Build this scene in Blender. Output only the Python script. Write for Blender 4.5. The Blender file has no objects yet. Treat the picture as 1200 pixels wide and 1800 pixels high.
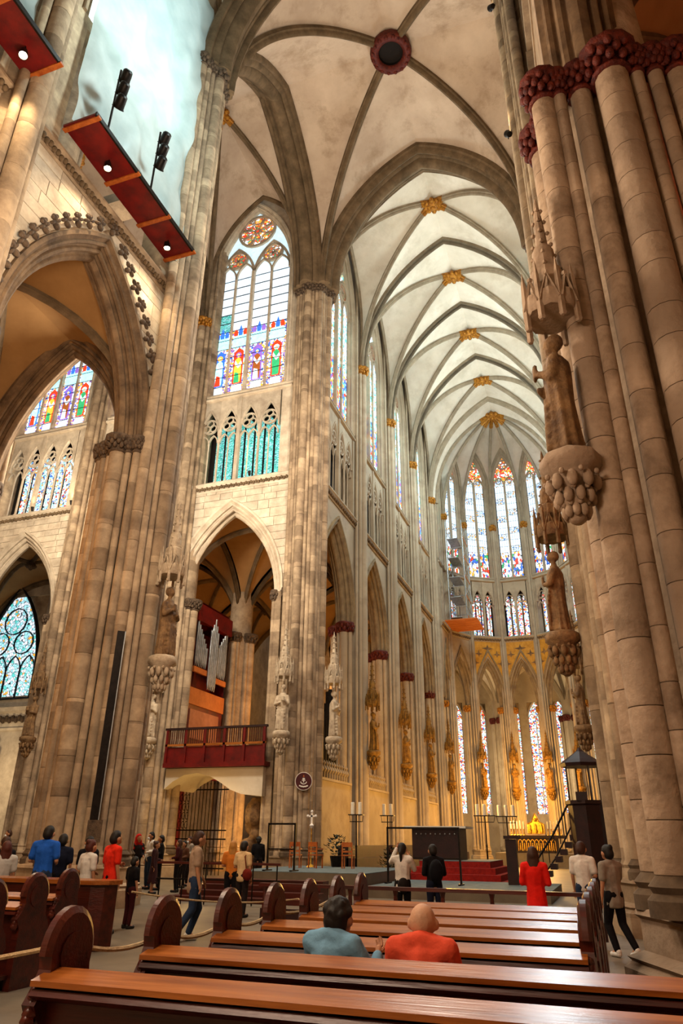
import bpy, math, random
from mathutils import Vector, Matrix
PI = math.pi
rnd = random.Random(7)
sc = bpy.context.scene
col = sc.collection
def hexc(h, k=1.0):
    h = h.lstrip('#'); o = []
    for i in (0, 2, 4):
        c = int(h[i:i+2], 16)/255
        o.append((c/12.92 if c <= .04045 else ((c+.055)/1.055)**2.4)*k)
    return (o[0], o[1], o[2], 1)

# ------------------------------------------------------------------ camera
CAMP = Vector((6.068, -24.753, 1.6)); YAW, PITCH, ROLL, FPX = .34094, .43930, .011055, 1229.07
cam = bpy.data.cameras.new('camera'); cam_o = bpy.data.objects.new('camera', cam); col.objects.link(cam_o)
_R = Vector((math.cos(YAW), math.sin(YAW), 0))
_F = Vector((-math.sin(YAW)*math.cos(PITCH), math.cos(YAW)*math.cos(PITCH), math.sin(PITCH)))
_U = _R.cross(_F)
_R2 = _R*math.cos(ROLL)+_U*math.sin(ROLL); _U2 = -_R*math.sin(ROLL)+_U*math.cos(ROLL)
cam_o.matrix_world = Matrix(((_R2.x, _U2.x, -_F.x, CAMP.x), (_R2.y, _U2.y, -_F.y, CAMP.y), (_R2.z, _U2.z, -_F.z, CAMP.z), (0, 0, 0, 1)))
cam.sensor_fit = 'VERTICAL'; cam.sensor_height = 36; cam.lens = FPX/1800*36; cam.clip_end = 400
sc.camera = cam_o
# ------------------------------------------------------------------ world, exposure
w = bpy.data.worlds.new('sky'); sc.world = w; w.use_nodes = True
w.node_tree.nodes['Background'].inputs[0].default_value = (.75, .86, 1, 1)
w.node_tree.nodes['Background'].inputs[1].default_value = .12
sc.view_settings.view_transform = 'Standard'; sc.view_settings.look = 'None'
sc.view_settings.gamma = 1; sc.view_settings.exposure = 0.12; sc.view_settings.use_curve_mapping = False
sc.cycles.max_bounces = 5; sc.cycles.diffuse_bounces = 2; sc.cycles.glossy_bounces = 2; sc.cycles.transmission_bounces = 3; sc.cycles.transparent_max_bounces = 4
sc.cycles.caustics_reflective = False; sc.cycles.caustics_refractive = False; sc.cycles.adaptive_threshold = .04; sc.cycles.sample_clamp_indirect = 6
def lamp(name, kind, loc, energy, color, size=.5, target=None, spot=None, blend=.6, parent=None):
    l = bpy.data.lights.new(name, kind); l.energy = energy; l.color = color
    if kind == 'AREA': l.size = size
    else: l.shadow_soft_size = size
    if kind == 'SPOT': l.spot_size = math.radians(spot or 70); l.spot_blend = blend
    o = bpy.data.objects.new(name, l); col.objects.link(o); o.location = loc
    if parent: o.parent = parent
    if target is not None:
        base = parent.matrix_world @ Vector(loc) if parent else Vector(loc)
        o.rotation_euler = (Vector(target)-base).to_track_quat('-Z', 'Y').to_euler()
    return o
WARM = (1, .72, .42); ORANGE = (1, .5, .16); COOL = (.8, .92, 1)
GOLD = (1, .5, .1)
lamp('nave_fill_light', 'POINT', (-1.5, -17, 12), 2800, (1, .79, .58), 1.2)  # unseen light added to brighten the great left pier from the nave
lamp('nave_rear_fill_light', 'POINT', (1.5, -25, 7), 1450, (1, .74, .54), 1.0)  # added beside the camera to brighten the near right pier
lamp('sheet_fill_light', 'AREA', (0, -12.5, 26), 900, (.8, 1, 1), 1.5, (-6.5, -11.5, 27))  # added cool light on the plastic sheet; no fixture hangs here
lamp('crossing_lamp', 'POINT', (-1, -1, 22), 3900, (1, .87, .72), 1.2)
lamp('transept_fill_light', 'POINT', (-11, -2.5, 16), 4200, (1, .88, .7), 1.0)  # added point light that brightens the east transept wall and piers
lamp('transept_far_lamp', 'POINT', (-22, 0, 20), 2500, (1, .86, .66), 1.0)
for _y in (14, 23, 32): lamp('choir_lamp', 'POINT', (1.5, _y, 31), 2500, (.8, .96, 1), 1.0)
for _y in (13, 20.5, 28, 35): lamp('choir_low_lamp', 'POINT', (-1.5, _y, 3.8), 950, GOLD, .4)
lamp('apse_lamp', 'POINT', (0, 41, 6), 2800, GOLD, .5)
for _a in (-60, -30, 0, 30, 60): lamp('ambulatory_lamp', 'POINT', (10.3*math.sin(math.radians(_a)), 39.7+10.3*math.cos(math.radians(_a)), 8), 520, (1, .75, .42), .4)
for _x, _y, _e in ((-11, -11.3, 420), (-18, -11.3, 300), (-10.3, 14.5, 380), (-18.5, 12, 380), (-11, 21, 160), (-11, 28, 160)): lamp('aisle_lamp', 'POINT', (_x, _y, 9), _e, (1, .42, .08), .4)
lamp('chapel_lamp', 'POINT', (-11.8, 13.2, 2.2), 420, (1, .5, .12), .3)
lamp('gallery_lamp', 'POINT', (-11.4, 5.7, 2.4), 120, (1, .6, .18), .2)
lamp('side_altar_lamp', 'POINT', (-31, 11, 5), 600, (1, .75, .45), .4)
lamp('south_aisle_lamp', 'POINT', (11, -15, 8), 400, (1, .2, .08), .4)


# ------------------------------------------------------------------ materials
MATS = {}
def nodes(name):
    m = bpy.data.materials.new(name); m.use_nodes = True
    nt = m.node_tree; b = nt.nodes['Principled BSDF']
    return m, nt, b
def mat(name, c1, c2=None, rough=.7, scale=2.0, detail=5, bump=0.0, objvar=0.0, metal=0.0, spec=.3, course=0.0, stain=None, emit=None, es=0, bscale=None, stretch=None):
    """noise-mottled procedural surface; objvar = how far each piece's own tone may drift"""
    m, nt, b = nodes(name); N, L = nt.nodes, nt.links
    b.inputs['Roughness'].default_value = rough; b.inputs['Metallic'].default_value = metal
    b.inputs['Specular IOR Level'].default_value = spec
    geo = N.new('ShaderNodeNewGeometry'); src = geo.outputs['Position']
    if stretch:
        mp = N.new('ShaderNodeMapping'); mp.inputs['Scale'].default_value = stretch; L.new(src, mp.inputs[0]); src = mp.outputs[0]
    nz = N.new('ShaderNodeTexNoise'); nz.inputs['Scale'].default_value = scale; nz.inputs['Detail'].default_value = detail
    nz.inputs['Roughness'].default_value = .65
    L.new(src, nz.inputs['Vector'])
    rp = N.new('ShaderNodeValToRGB'); rp.color_ramp.elements[0].position = .33; rp.color_ramp.elements[1].position = .68
    rp.color_ramp.elements[0].color = c1; rp.color_ramp.elements[1].color = c2 or c1
    L.new(nz.outputs['Fac'], rp.inputs[0]); out = rp.outputs[0]
    if stain:
        n2 = N.new('ShaderNodeTexNoise'); n2.inputs['Scale'].default_value = .55; n2.inputs['Detail'].default_value = 8; n2.inputs['Roughness'].default_value = .7
        L.new(geo.outputs['Position'], n2.inputs['Vector'])
        r2 = N.new('ShaderNodeValToRGB'); r2.color_ramp.elements[0].position = .5; r2.color_ramp.elements[1].position = .72
        L.new(n2.outputs['Fac'], r2.inputs[0])
        mx = N.new('ShaderNodeMixRGB'); mx.blend_type = 'MIX'; mx.inputs[2].default_value = stain
        mu = N.new('ShaderNodeMath'); mu.operation = 'MULTIPLY'; mu.inputs[1].default_value = .7
        L.new(r2.outputs[0], mu.inputs[0]); L.new(mu.outputs[0], mx.inputs[0]); L.new(out, mx.inputs[1]); out = mx.outputs[0]
    if objvar:
        oi = N.new('ShaderNodeObjectInfo'); r3 = N.new('ShaderNodeValToRGB'); e = r3.color_ramp.elements
        e[0].position = 0; e[0].color = (1-objvar*.9, 1-objvar, 1-objvar*1.05, 1); e[1].position = 1; e[1].color = (1+objvar*.55, 1+objvar*.5, 1+objvar*.45, 1)
        k = e.new(.5); k.color = (1, 1-objvar*.18, 1-objvar*.3, 1)
        L.new(oi.outputs['Random'], r3.inputs[0])
        mx = N.new('ShaderNodeMixRGB'); mx.blend_type = 'MULTIPLY'; mx.inputs[0].default_value = 1
        L.new(out, mx.inputs[1]); L.new(r3.outputs[0], mx.inputs[2]); out = mx.outputs[0]
    if course:   # each course of stones has its own tone
        sx = N.new('ShaderNodeSeparateXYZ'); L.new(geo.outputs['Position'], sx.inputs[0]); oi = N.new('ShaderNodeObjectInfo')
        dv = N.new('ShaderNodeMath'); dv.operation = 'MULTIPLY_ADD'; dv.inputs[1].default_value = 1/course; L.new(sx.outputs['Z'], dv.inputs[0]); L.new(oi.outputs['Random'], dv.inputs[2])
        fl = N.new('ShaderNodeMath'); fl.operation = 'FLOOR'; L.new(dv.outputs[0], fl.inputs[0]); ad = N.new('ShaderNodeMath'); ad.operation = 'MULTIPLY_ADD'; ad.inputs[1].default_value = 77.7; L.new(oi.outputs['Random'], ad.inputs[0]); L.new(fl.outputs[0], ad.inputs[2])
        wn = N.new('ShaderNodeTexWhiteNoise'); wn.noise_dimensions = '1D'; L.new(ad.outputs[0], wn.inputs['W'])
        r5 = N.new('ShaderNodeValToRGB'); r5.color_ramp.elements[0].color = (.52, .47, .43, 1); r5.color_ramp.elements[1].color = (1.15, 1.12, 1.08, 1); L.new(wn.outputs['Value'], r5.inputs[0])
        mx = N.new('ShaderNodeMixRGB'); mx.blend_type = 'MULTIPLY'; mx.inputs[0].default_value = .8; L.new(out, mx.inputs[1]); L.new(r5.outputs[0], mx.inputs[2]); out = mx.outputs[0]
    L.new(out, b.inputs['Base Color'])
    if bump:
        n4 = N.new('ShaderNodeTexNoise'); n4.inputs['Scale'].default_value = bscale or scale*5; n4.inputs['Detail'].default_value = 6
        L.new(src, n4.inputs['Vector'])
        bp = N.new('ShaderNodeBump'); bp.inputs['Strength'].default_value = bump; bp.inputs['Distance'].default_value = .05
        L.new(n4.outputs['Fac'], bp.inputs['Height']); L.new(bp.outputs[0], b.inputs['Normal'])
    if emit:
        b.inputs['Emission Color'].default_value = emit; b.inputs['Emission Strength'].default_value = es
    MATS[name] = m
    return m
GLOW = 2.2
def glass(name, c, k=1.0):
    m, nt, b = nodes(name); b.inputs['Base Color'].default_value = c; b.inputs['Roughness'].default_value = .25
    N, L = nt.nodes, nt.links
    geo = N.new('ShaderNodeNewGeometry'); nz = N.new('ShaderNodeTexNoise'); nz.inputs['Scale'].default_value = 5; nz.inputs['Detail'].default_value = 3
    L.new(geo.outputs['Position'], nz.inputs['Vector'])
    rp = N.new('ShaderNodeValToRGB'); rp.color_ramp.elements[0].position = .3; rp.color_ramp.elements[1].position = .65
    rp.color_ramp.elements[0].color = tuple(x*.7 for x in c[:3])+(1,); rp.color_ramp.elements[1].color = c
    L.new(nz.outputs['Fac'], rp.inputs[0]); L.new(rp.outputs[0], b.inputs['Emission Color'])
    b.inputs['Emission Strength'].default_value = GLOW*k
    MATS[name] = m
def mosaic(name, ramp, scale=4.5, k=1.0, lead=.05, squash=1.0):
    """leaded stained glass: voronoi quarries, a colour for each from the ramp, dark leads between"""
    m, nt, b = nodes(name); N, L = nt.nodes, nt.links
    geo = N.new('ShaderNodeNewGeometry'); mp = N.new('ShaderNodeMapping'); mp.inputs['Scale'].default_value = (scale, scale, scale*squash)
    L.new(geo.outputs['Position'], mp.inputs[0])
    v = N.new('ShaderNodeTexVoronoi'); v.inputs['Scale'].default_value = 1; v2 = N.new('ShaderNodeTexVoronoi'); v2.feature = 'DISTANCE_TO_EDGE'; v2.inputs['Scale'].default_value = 1
    L.new(mp.outputs[0], v.inputs['Vector']); L.new(mp.outputs[0], v2.inputs['Vector'])
    sp = N.new('ShaderNodeSeparateColor'); L.new(v.outputs['Color'], sp.inputs[0])
    rp = N.new('ShaderNodeValToRGB'); rp.color_ramp.interpolation = 'CONSTANT'; e = rp.color_ramp.elements
    for i, (p, c) in enumerate(ramp):
        q = e[i] if i < 2 else e.new(p)
        q.position = p; q.color = c
    L.new(sp.outputs[0], rp.inputs[0])
    lt = N.new('ShaderNodeMath'); lt.operation = 'GREATER_THAN'; lt.inputs[1].default_value = lead
    L.new(v2.outputs['Distance'], lt.inputs[0])
    mx = N.new('ShaderNodeMixRGB'); mx.inputs[1].default_value = (.02, .02, .025, 1); L.new(lt.outputs[0], mx.inputs[0]); L.new(rp.outputs[0], mx.inputs[2])
    L.new(mx.outputs[0], b.inputs['Base Color']); L.new(mx.outputs[0], b.inputs['Emission Color']); b.inputs['Emission Strength'].default_value = GLOW*k
    MATS[name] = m
mat('stone', hexc('#8f7a63'), hexc('#c2ab8c'), .85, 1.6, bump=.35, objvar=.22, stain=hexc('#6b5a48'))
mat('stone_course', hexc('#8f7c66'), hexc('#bda88b'), .85, 1.6, bump=.3, objvar=.1, stain=hexc('#6b5a48'), course=.62)
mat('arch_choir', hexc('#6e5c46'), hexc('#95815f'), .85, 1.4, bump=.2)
mat('stone_dark', hexc('#4f3d2c'), hexc('#846a4e'), .85, 1.6, bump=.3, stain=hexc('#3d2f22'))  # sooty brown stone, with the nave arches' shade mixed into the colour
mat('stone_near', hexc('#86735f'), hexc('#bda78f'), .85, 2.2, bump=.4, objvar=.2, stain=hexc('#5a4a3d'))
mat('stone_pale', hexc('#b3a48f'), hexc('#dccfb8'), .85, 1.3, bump=.25, objvar=.18, stain=hexc('#938270'))
mat('mortar', hexc('#4a3d30'), hexc('#6b5a47'), .95, 4)
mat('rib_choir', hexc('#83745e'), hexc('#a19178'), .85, 1.4, bump=.2)
mat('choir_stone', hexc('#97866f'), hexc('#b9a88d'), .8, 1.1, bump=.15, stain=hexc('#7d6c56'))
mat('plaster', hexc('#cdc1ac'), hexc('#e3d9c6'), .9, .35, bump=.08, stain=hexc('#b9aa92'))
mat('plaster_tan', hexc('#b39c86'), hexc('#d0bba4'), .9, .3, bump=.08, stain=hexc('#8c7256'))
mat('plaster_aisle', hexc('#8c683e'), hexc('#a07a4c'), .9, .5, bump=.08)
mat('rib_stone', hexc('#54442f'), hexc('#7a644a'), .85, 1.4, bump=.2)
mat('foliage_dark', hexc('#3d3026'), hexc('#6a5642'), .8, 6, bump=.5)
mat('foliage_gold', hexc('#6e3b14'), hexc('#c98a2a'), .45, 7, bump=.4, metal=.35)
mat('foliage_red', hexc('#35090a'), hexc('#6e2715'), .6, 7, bump=.5)
mat('gold', hexc('#a86a12'), hexc('#ffcf52'), .3, 9, bump=.3, metal=.8)
mat('gold_paint', hexc('#a9751f'), hexc('#cf9a3a'), .7, 2.2, bump=.1)
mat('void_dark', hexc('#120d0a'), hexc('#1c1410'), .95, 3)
mat('floor_stone', hexc('#5c5143'), hexc('#786b58'), .45, .8, bump=.08, spec=.4)
mat('lead', hexc('#15130f'), hexc('#24211b'), .6, 5)
mat('iron', hexc('#120f0d'), hexc('#221c18'), .45, 8, metal=.6)
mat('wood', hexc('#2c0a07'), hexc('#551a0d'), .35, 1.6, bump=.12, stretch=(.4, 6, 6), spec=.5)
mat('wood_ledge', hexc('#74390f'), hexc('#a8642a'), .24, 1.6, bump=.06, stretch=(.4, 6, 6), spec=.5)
mat('wood_dark', hexc('#1c0d0c'), hexc('#321512'), .5, 3, bump=.1)
mat('wood_chair', hexc('#8a3d14'), hexc('#c26a2a'), .45, 4, bump=.08)
mat('red_panel', hexc('#4a0b0c'), hexc('#74120f'), .45, 2, bump=.05)
mat('red_carpet', hexc('#7a140f'), hexc('#9c2014'), .95, 9, bump=.3)
mat('grey_carpet', hexc('#4d5a5c'), hexc('#66757a'), .9, 5, bump=.1)
mat('salmon_panel', hexc('#9c6148'), hexc('#b87a5e'), .6, 2)
mat('orange_panel', hexc('#b0622c'), hexc('#c9783a'), .6, 2)
mat('pipe_metal', hexc('#8f9496'), hexc('#c2c6c6'), .3, 3, metal=.7)
mat('statue_stone', hexc('#5a422c'), hexc('#94734c'), .75, 5, bump=.4, stain=hexc('#3a2a1e'))
mat('statue_gilt', hexc('#5c3f18'), hexc('#9c742c'), .6, 5, bump=.4, metal=.1)
mat('statue_pale', hexc('#9c8a74'), hexc('#c9b79c'), .8, 5, bump=.3)
mat('sheet', hexc('#aebfbd'), hexc('#d3e0de'), .35, .9, bump=.6, bscale=1.3, spec=.6)
_m = MATS['sheet']; _n = _m.node_tree; _b = _n.nodes['Principled BSDF']; _t = _n.nodes.new('ShaderNodeBsdfTranslucent'); _t.inputs[0].default_value = hexc('#cfe0de'); _x = _n.nodes.new('ShaderNodeMixShader'); _x.inputs[0].default_value = .4
_n.links.new(_b.outputs[0], _x.inputs[1]); _n.links.new(_t.outputs[0], _x.inputs[2]); _n.links.new(_x.outputs[0], _n.nodes['Material Output'].inputs['Surface'])
mat('candle_wax', hexc('#e6dcc6'), hexc('#f4ecd8'), .5, 4)
mat('rope', hexc('#a58a64'), hexc('#cbb289'), .9, 20, bump=.4)
mat('leaf', hexc('#0d140a'), hexc('#26301a'), .6, 8)
mat('steel', hexc('#8b9294'), hexc('#b8bec0'), .4, 4, metal=.6)
mat('paper', hexc('#d8d2c4'), hexc('#e8e3d6'), .8, 4)
mat('sign_red', hexc('#3d0c10'), hexc('#4c1014'), .5, 4)
mat('sign_white', hexc('#d9d2c8'), hexc('#e8e2da'), .5, 4)
mat('lens', (1, .8, .5, 1), None, .3, emit=(1, .78, .45, 1), es=60)
W_ = hexc('#eef6ff'); TEAL = hexc('#58c9c4'); BLUE = hexc('#2f62c8'); RED = hexc('#e0371c'); AMB = hexc('#f5a83a'); GRN = hexc('#2f9a62'); PUR = hexc('#7d5bb0'); CYAN = hexc('#9fe3ee')
glass('glass_white', hexc('#d6e8f7'), .5)
glass('glass_daylight', hexc('#dff0f2'), .8)
glass('glass_pale', hexc('#c4e0ec'), .5)
for n_, c_, k_ in (('teal', TEAL, .8), ('blue', BLUE, .8), ('red', RED, .8), ('amber', AMB, .8), ('green', GRN, .7), ('purple', PUR, .7), ('cyan', CYAN, .8), ('flesh', hexc('#f0b98c'), .8), ('brown', hexc('#8a4a1e'), .7)):
    glass('glass_'+n_, c_, k_)
mosaic('mosaic_rose', [(0, AMB), (.32, W_), (.52, RED), (.84, W_), (.92, GRN)], 7, .6)
mosaic('mosaic_apse', [(0, hexc('#dfeaf5')), (.55, hexc('#b9d6e6')), (.82, AMB), (.93, hexc('#5f8fcf'))], 8, .55, .07)
mosaic('mosaic_apse_low', [(0, W_), (.42, RED), (.56, W_), (.72, AMB), (.82, BLUE), (.93, GRN)], 6, .55, .05, .5)
mosaic('mosaic_border', [(0, AMB), (.35, PUR), (.6, W_), (.85, BLUE)], 11, .7, .04)
mosaic('mosaic_choir', [(0, W_), (.45, CYAN), (.75, TEAL), (.9, AMB)], 5, .75, .06)
mosaic('mosaic_choir_low', [(0, BLUE), (.28, AMB), (.45, RED), (.6, W_), (.75, TEAL)], 6, .75, .05, .6)
mosaic('mosaic_teal', [(0, TEAL), (.5, CYAN), (.82, hexc('#3fa9a0'))], 9, .42, .06, 2.5)
mosaic('mosaic_aisle', [(0, W_), (.45, CYAN), (.8, BLUE), (.88, AMB), (.94, RED)], 9, .6, .07)
mosaic('mosaic_saint', [(0, W_), (.5, CYAN), (.65, AMB), (.78, PUR), (.9, BLUE)], 8, .75, .06)
mosaic('mosaic_chapel', [(0, hexc('#dfeaf5')), (.45, CYAN), (.85, TEAL), (.95, AMB)], 5, .5, .05)
mosaic('mosaic_amb', [(0, W_), (.5, CYAN), (.66, RED), (.82, BLUE), (.9, AMB)], 8, .6, .06)

# ------------------------------------------------------------------ mesh toolkit
class MB:
    def __init__(s): s.v = []; s.f = []; s.mi = []; s.cur = 0
    def add(s, vs, fs):
        o = len(s.v); s.v += [tuple(p) for p in vs]; s.f += [tuple(i+o for i in q) for q in fs]; s.mi += [s.cur]*len(fs); return s
    def box(s, cx, cy, cz, sx, sy, sz, rz=0.0):
        c, n = math.cos(rz), math.sin(rz); P = []
        for z in (-.5, .5):
            for x, y in ((-.5, -.5), (.5, -.5), (.5, .5), (-.5, .5)):
                a, b = x*sx, y*sy; P.append((cx+a*c-b*n, cy+a*n+b*c, cz+z*sz))
        return s.add(P, [(3, 2, 1, 0), (4, 5, 6, 7), (0, 1, 5, 4), (1, 2, 6, 5), (2, 3, 7, 6), (3, 0, 4, 7)])
    def prism(s, poly, z0, z1, top=None):
        n = len(poly); top = top or poly
        return s.add([(x, y, z0) for x, y in poly]+[(x, y, z1) for x, y in top], [tuple(range(n))[::-1], tuple(range(n, 2*n))]+[(i, (i+1) % n, n+(i+1) % n, n+i) for i in range(n)])
    def slab(s, poly, y0, y1):
        """polygon in x-z, thick along y (counter-clockwise seen from -y)"""
        n = len(poly)
        return s.add([(x, y0, z) for x, z in poly]+[(x, y1, z) for x, z in poly], [tuple(range(n)), tuple(range(n, 2*n))[::-1]]+[((i+1) % n, i, n+i, n+(i+1) % n) for i in range(n)])
    def lathe(s, prof, n=16, c=(0, 0, 0), sx=1, sy=1, mod=None, cap=True):
        vs = []; fs = []; m = len(prof)
        for k, (r, z) in enumerate(prof):
            for i in range(n):
                a = 2*PI*i/n; q = r*(mod(a, k/(m-1) if m > 1 else 0) if mod else 1)
                vs.append((c[0]+q*math.cos(a)*sx, c[1]+q*math.sin(a)*sy, c[2]+z))
        for k in range(m-1):
            for i in range(n): fs.append((k*n+i, k*n+(i+1) % n, (k+1)*n+(i+1) % n, (k+1)*n+i))
        if cap: fs += [tuple(range(n))[::-1], tuple(range((m-1)*n, m*n))]
        return s.add(vs, fs)
    def sweep(s, path, prof, N, closedp=True, closed=False):
        path = [Vector(p) for p in path]; N = Vector(N); n = len(path); m = len(prof); vs = []
        for i, p in enumerate(path):
            if closed: t1 = (p-path[i-1]); t2 = path[(i+1) % n]-p
            else:
                t1 = p-path[i-1] if i else path[1]-p; t2 = path[i+1]-p if i < n-1 else p-path[i-1]
            t1.normalize(); t2.normalize(); T = (t1+t2).normalized(); M = T.cross(N).normalized(); k = 1/max(.45, T.dot(t1))
            vs += [p+N*a+M*(b*k) for a, b in prof]
        fs = []
        for i in range(n if closed else n-1):
            j = (i+1) % n
            for q in range(m if closedp else m-1):
                r = (q+1) % m; fs.append((i*m+q, j*m+q, j*m+r, i*m+r))
        if not closed and closedp: fs += [tuple(range(m)), tuple(range((n-1)*m, n*m))[::-1]]
        return s.add(vs, fs)
    def tube(s, path, r, n=6, r1=None, closed=False):
        path = [Vector(p) for p in path]; k = len(path); vs = []; fs = []
        ref = Vector((0, 0, 1))
        for i, p in enumerate(path):
            a = path[i-1] if (i or closed) else p; b = path[(i+1) % k] if (i < k-1 or closed) else p
            T = (b-a).normalized()
            u = T.cross(ref)
            if u.length < .05: u = T.cross(Vector((1, 0, 0)))
            u.normalize(); v = T.cross(u)
            rr = r if r1 is None else r+(r1-r)*i/max(1, k-1)
            vs += [p+(u*math.cos(2*PI*j/n)+v*math.sin(2*PI*j/n))*rr for j in range(n)]
        for i in range(k if closed else k-1):
            q = (i+1) % k
            for j in range(n): fs.append((i*n+j, i*n+(j+1) % n, q*n+(j+1) % n, q*n+j))
        if not closed: fs += [tuple(range(n))[::-1], tuple(range((k-1)*n, k*n))]
        return s.add(vs, fs)
    def ball(s, c, r, n=8, m=6, sz=1.0, sx=1.0, sy=1.0):
        pr = [(max(.001, r*math.sin(PI*k/m)), -r*sz*math.cos(PI*k/m)) for k in range(m+1)]
        return s.lathe(pr, n, c, sx, sy)
    def xf(s, M):
        s.v = [tuple(M @ Vector(p)) for p in s.v]; return s
    def mesh(s, name, mats, smooth=None):
        me = bpy.data.meshes.new(name); me.from_pydata(s.v, [], s.f); 
        for m in (mats if isinstance(mats, (list, tuple)) else [mats]): me.materials.append(MATS[m] if isinstance(m, str) else m)
        if any(s.mi): me.polygons.foreach_set('material_index', s.mi)
        me.update()
        if smooth is not None:
            me.polygons.foreach_set('use_smooth', [True]*len(me.polygons))
            if smooth: me.set_sharp_from_angle(angle=math.radians(smooth))
        return me
def new(name, me, parent=None, loc=(0, 0, 0), rz=0.0, rot=None):
    o = bpy.data.objects.new(name, me); col.objects.link(o); o.location = loc; o.rotation_euler = rot or (0, 0, rz)
    if parent: o.parent = parent
    return o
def build(mb, name, m, parent=None, loc=(0, 0, 0), rz=0.0, smooth=None):
    return new(name, mb.mesh(name, m, smooth), parent, loc, rz)
def tag(o, label=None, cat=None, group=None, kind=None):
    if label: o['label'] = label
    if cat: o['category'] = cat
    if group: o['group'] = group
    if kind: o['kind'] = kind
    return o
def thing(name, label, cat, loc=(0, 0, 0), rz=0.0, group=None):
    return tag(new(name, None, None, loc, rz), label, cat, group)
def struct(o, label=None): return tag(o, label, None, None, 'structure')
def copy_tree(o, parent=None):
    c = o.copy(); col.objects.link(c); c.parent = parent
    for ch in list(o.children): copy_tree(ch, c)
    return c
def rotv(x, y, a): return (x*math.cos(a)-y*math.sin(a), x*math.sin(a)+y*math.cos(a))
def ngon(r, n, ph=0.0): return [(r*math.cos(ph+2*PI*i/n), r*math.sin(ph+2*PI*i/n)) for i in range(n)]
def arc(a, h, n=14):
    """pointed-arch haunch: (run, rise) from springing to apex"""
    r = (a*a+h*h)/(2*a); th = math.acos(1-a/r)
    return [(r*(1-math.cos(th*i/n)), r*math.sin(th*i/n)) for i in range(n+1)]
def archpath(a, h, n=14, z=0.0, x=0.0, y=0.0):
    q = arc(a, h, n); L = [(x-a+d, y, z+e) for d, e in q]
    return L+[(x+a-d, y, z+e) for d, e in q[::-1][1:]]
def archhalf(a, h, z):
    """half-width of the arch at height z above the springing"""
    if z <= 0: return a
    if z >= h: return 0.0
    r = (a*a+h*h)/(2*a); return max(0.0, a-(r-math.sqrt(max(0, r*r-z*z))))
RIB = [(-.17, .06), (-.17, -.1), (-.11, -.14), (-.08, -.25), (0, -.31), (.08, -.25), (.11, -.14), (.17, -.1), (.17, .06)]
def scl(p, k, j=None): return [(a*k, b*(j or k)) for a, b in p]
# ------------------------------------------------------------------ architecture: heights shared by every bay
ZCAP, ZSTR, ZTRI, ZSILL, ZVS = 13.3, 19.75, 20.35, 26.1, 32.4
WIN = [0]
def win_name(): WIN[0] += 1; return 'window_%d' % WIN[0]
ARCHP = [(.02, .74), (-.09, .72), (-.09, .60), (-.01, .56), (.05, .50), (.0, .44), (.04, .37), (.12, .37), (.17, .41), (.22, .34), (.19, .27), (.22, .19), (.30, .17), (.37, .21), (.42, .14), (.40, .05), (.46, -.01), (.55, -.04)]
ARCHP = ARCHP+[(1.1-a, b) for a, b in ARCHP[::-1][1:]]
JAMB = [(0, .5), (-.06, .46), (-.06, .36), (.04, .33), (.1, .25), (.06, .18), (.14, .1), (.24, .12), (.3, .04), (.4, 0), (.6, 0), (.6, .5)]
def strips(mb, z0, z1, n, hw, ext, y0=0.0, y1=1.0):
    for i in range(n):
        a, b = z0+(z1-z0)*i/n, z0+(z1-z0)*(i+1)/n; ea, eb = ext(a), ext(b)
        for s in (-1, 1):
            if ea >= hw and eb >= hw: continue
            p = [(s*min(ea, hw), a), (s*hw, a), (s*hw, b), (s*min(eb, hw), b)]
            mb.slab(p if s > 0 else p[::-1], y0, y1)
BAYS = {}
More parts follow.
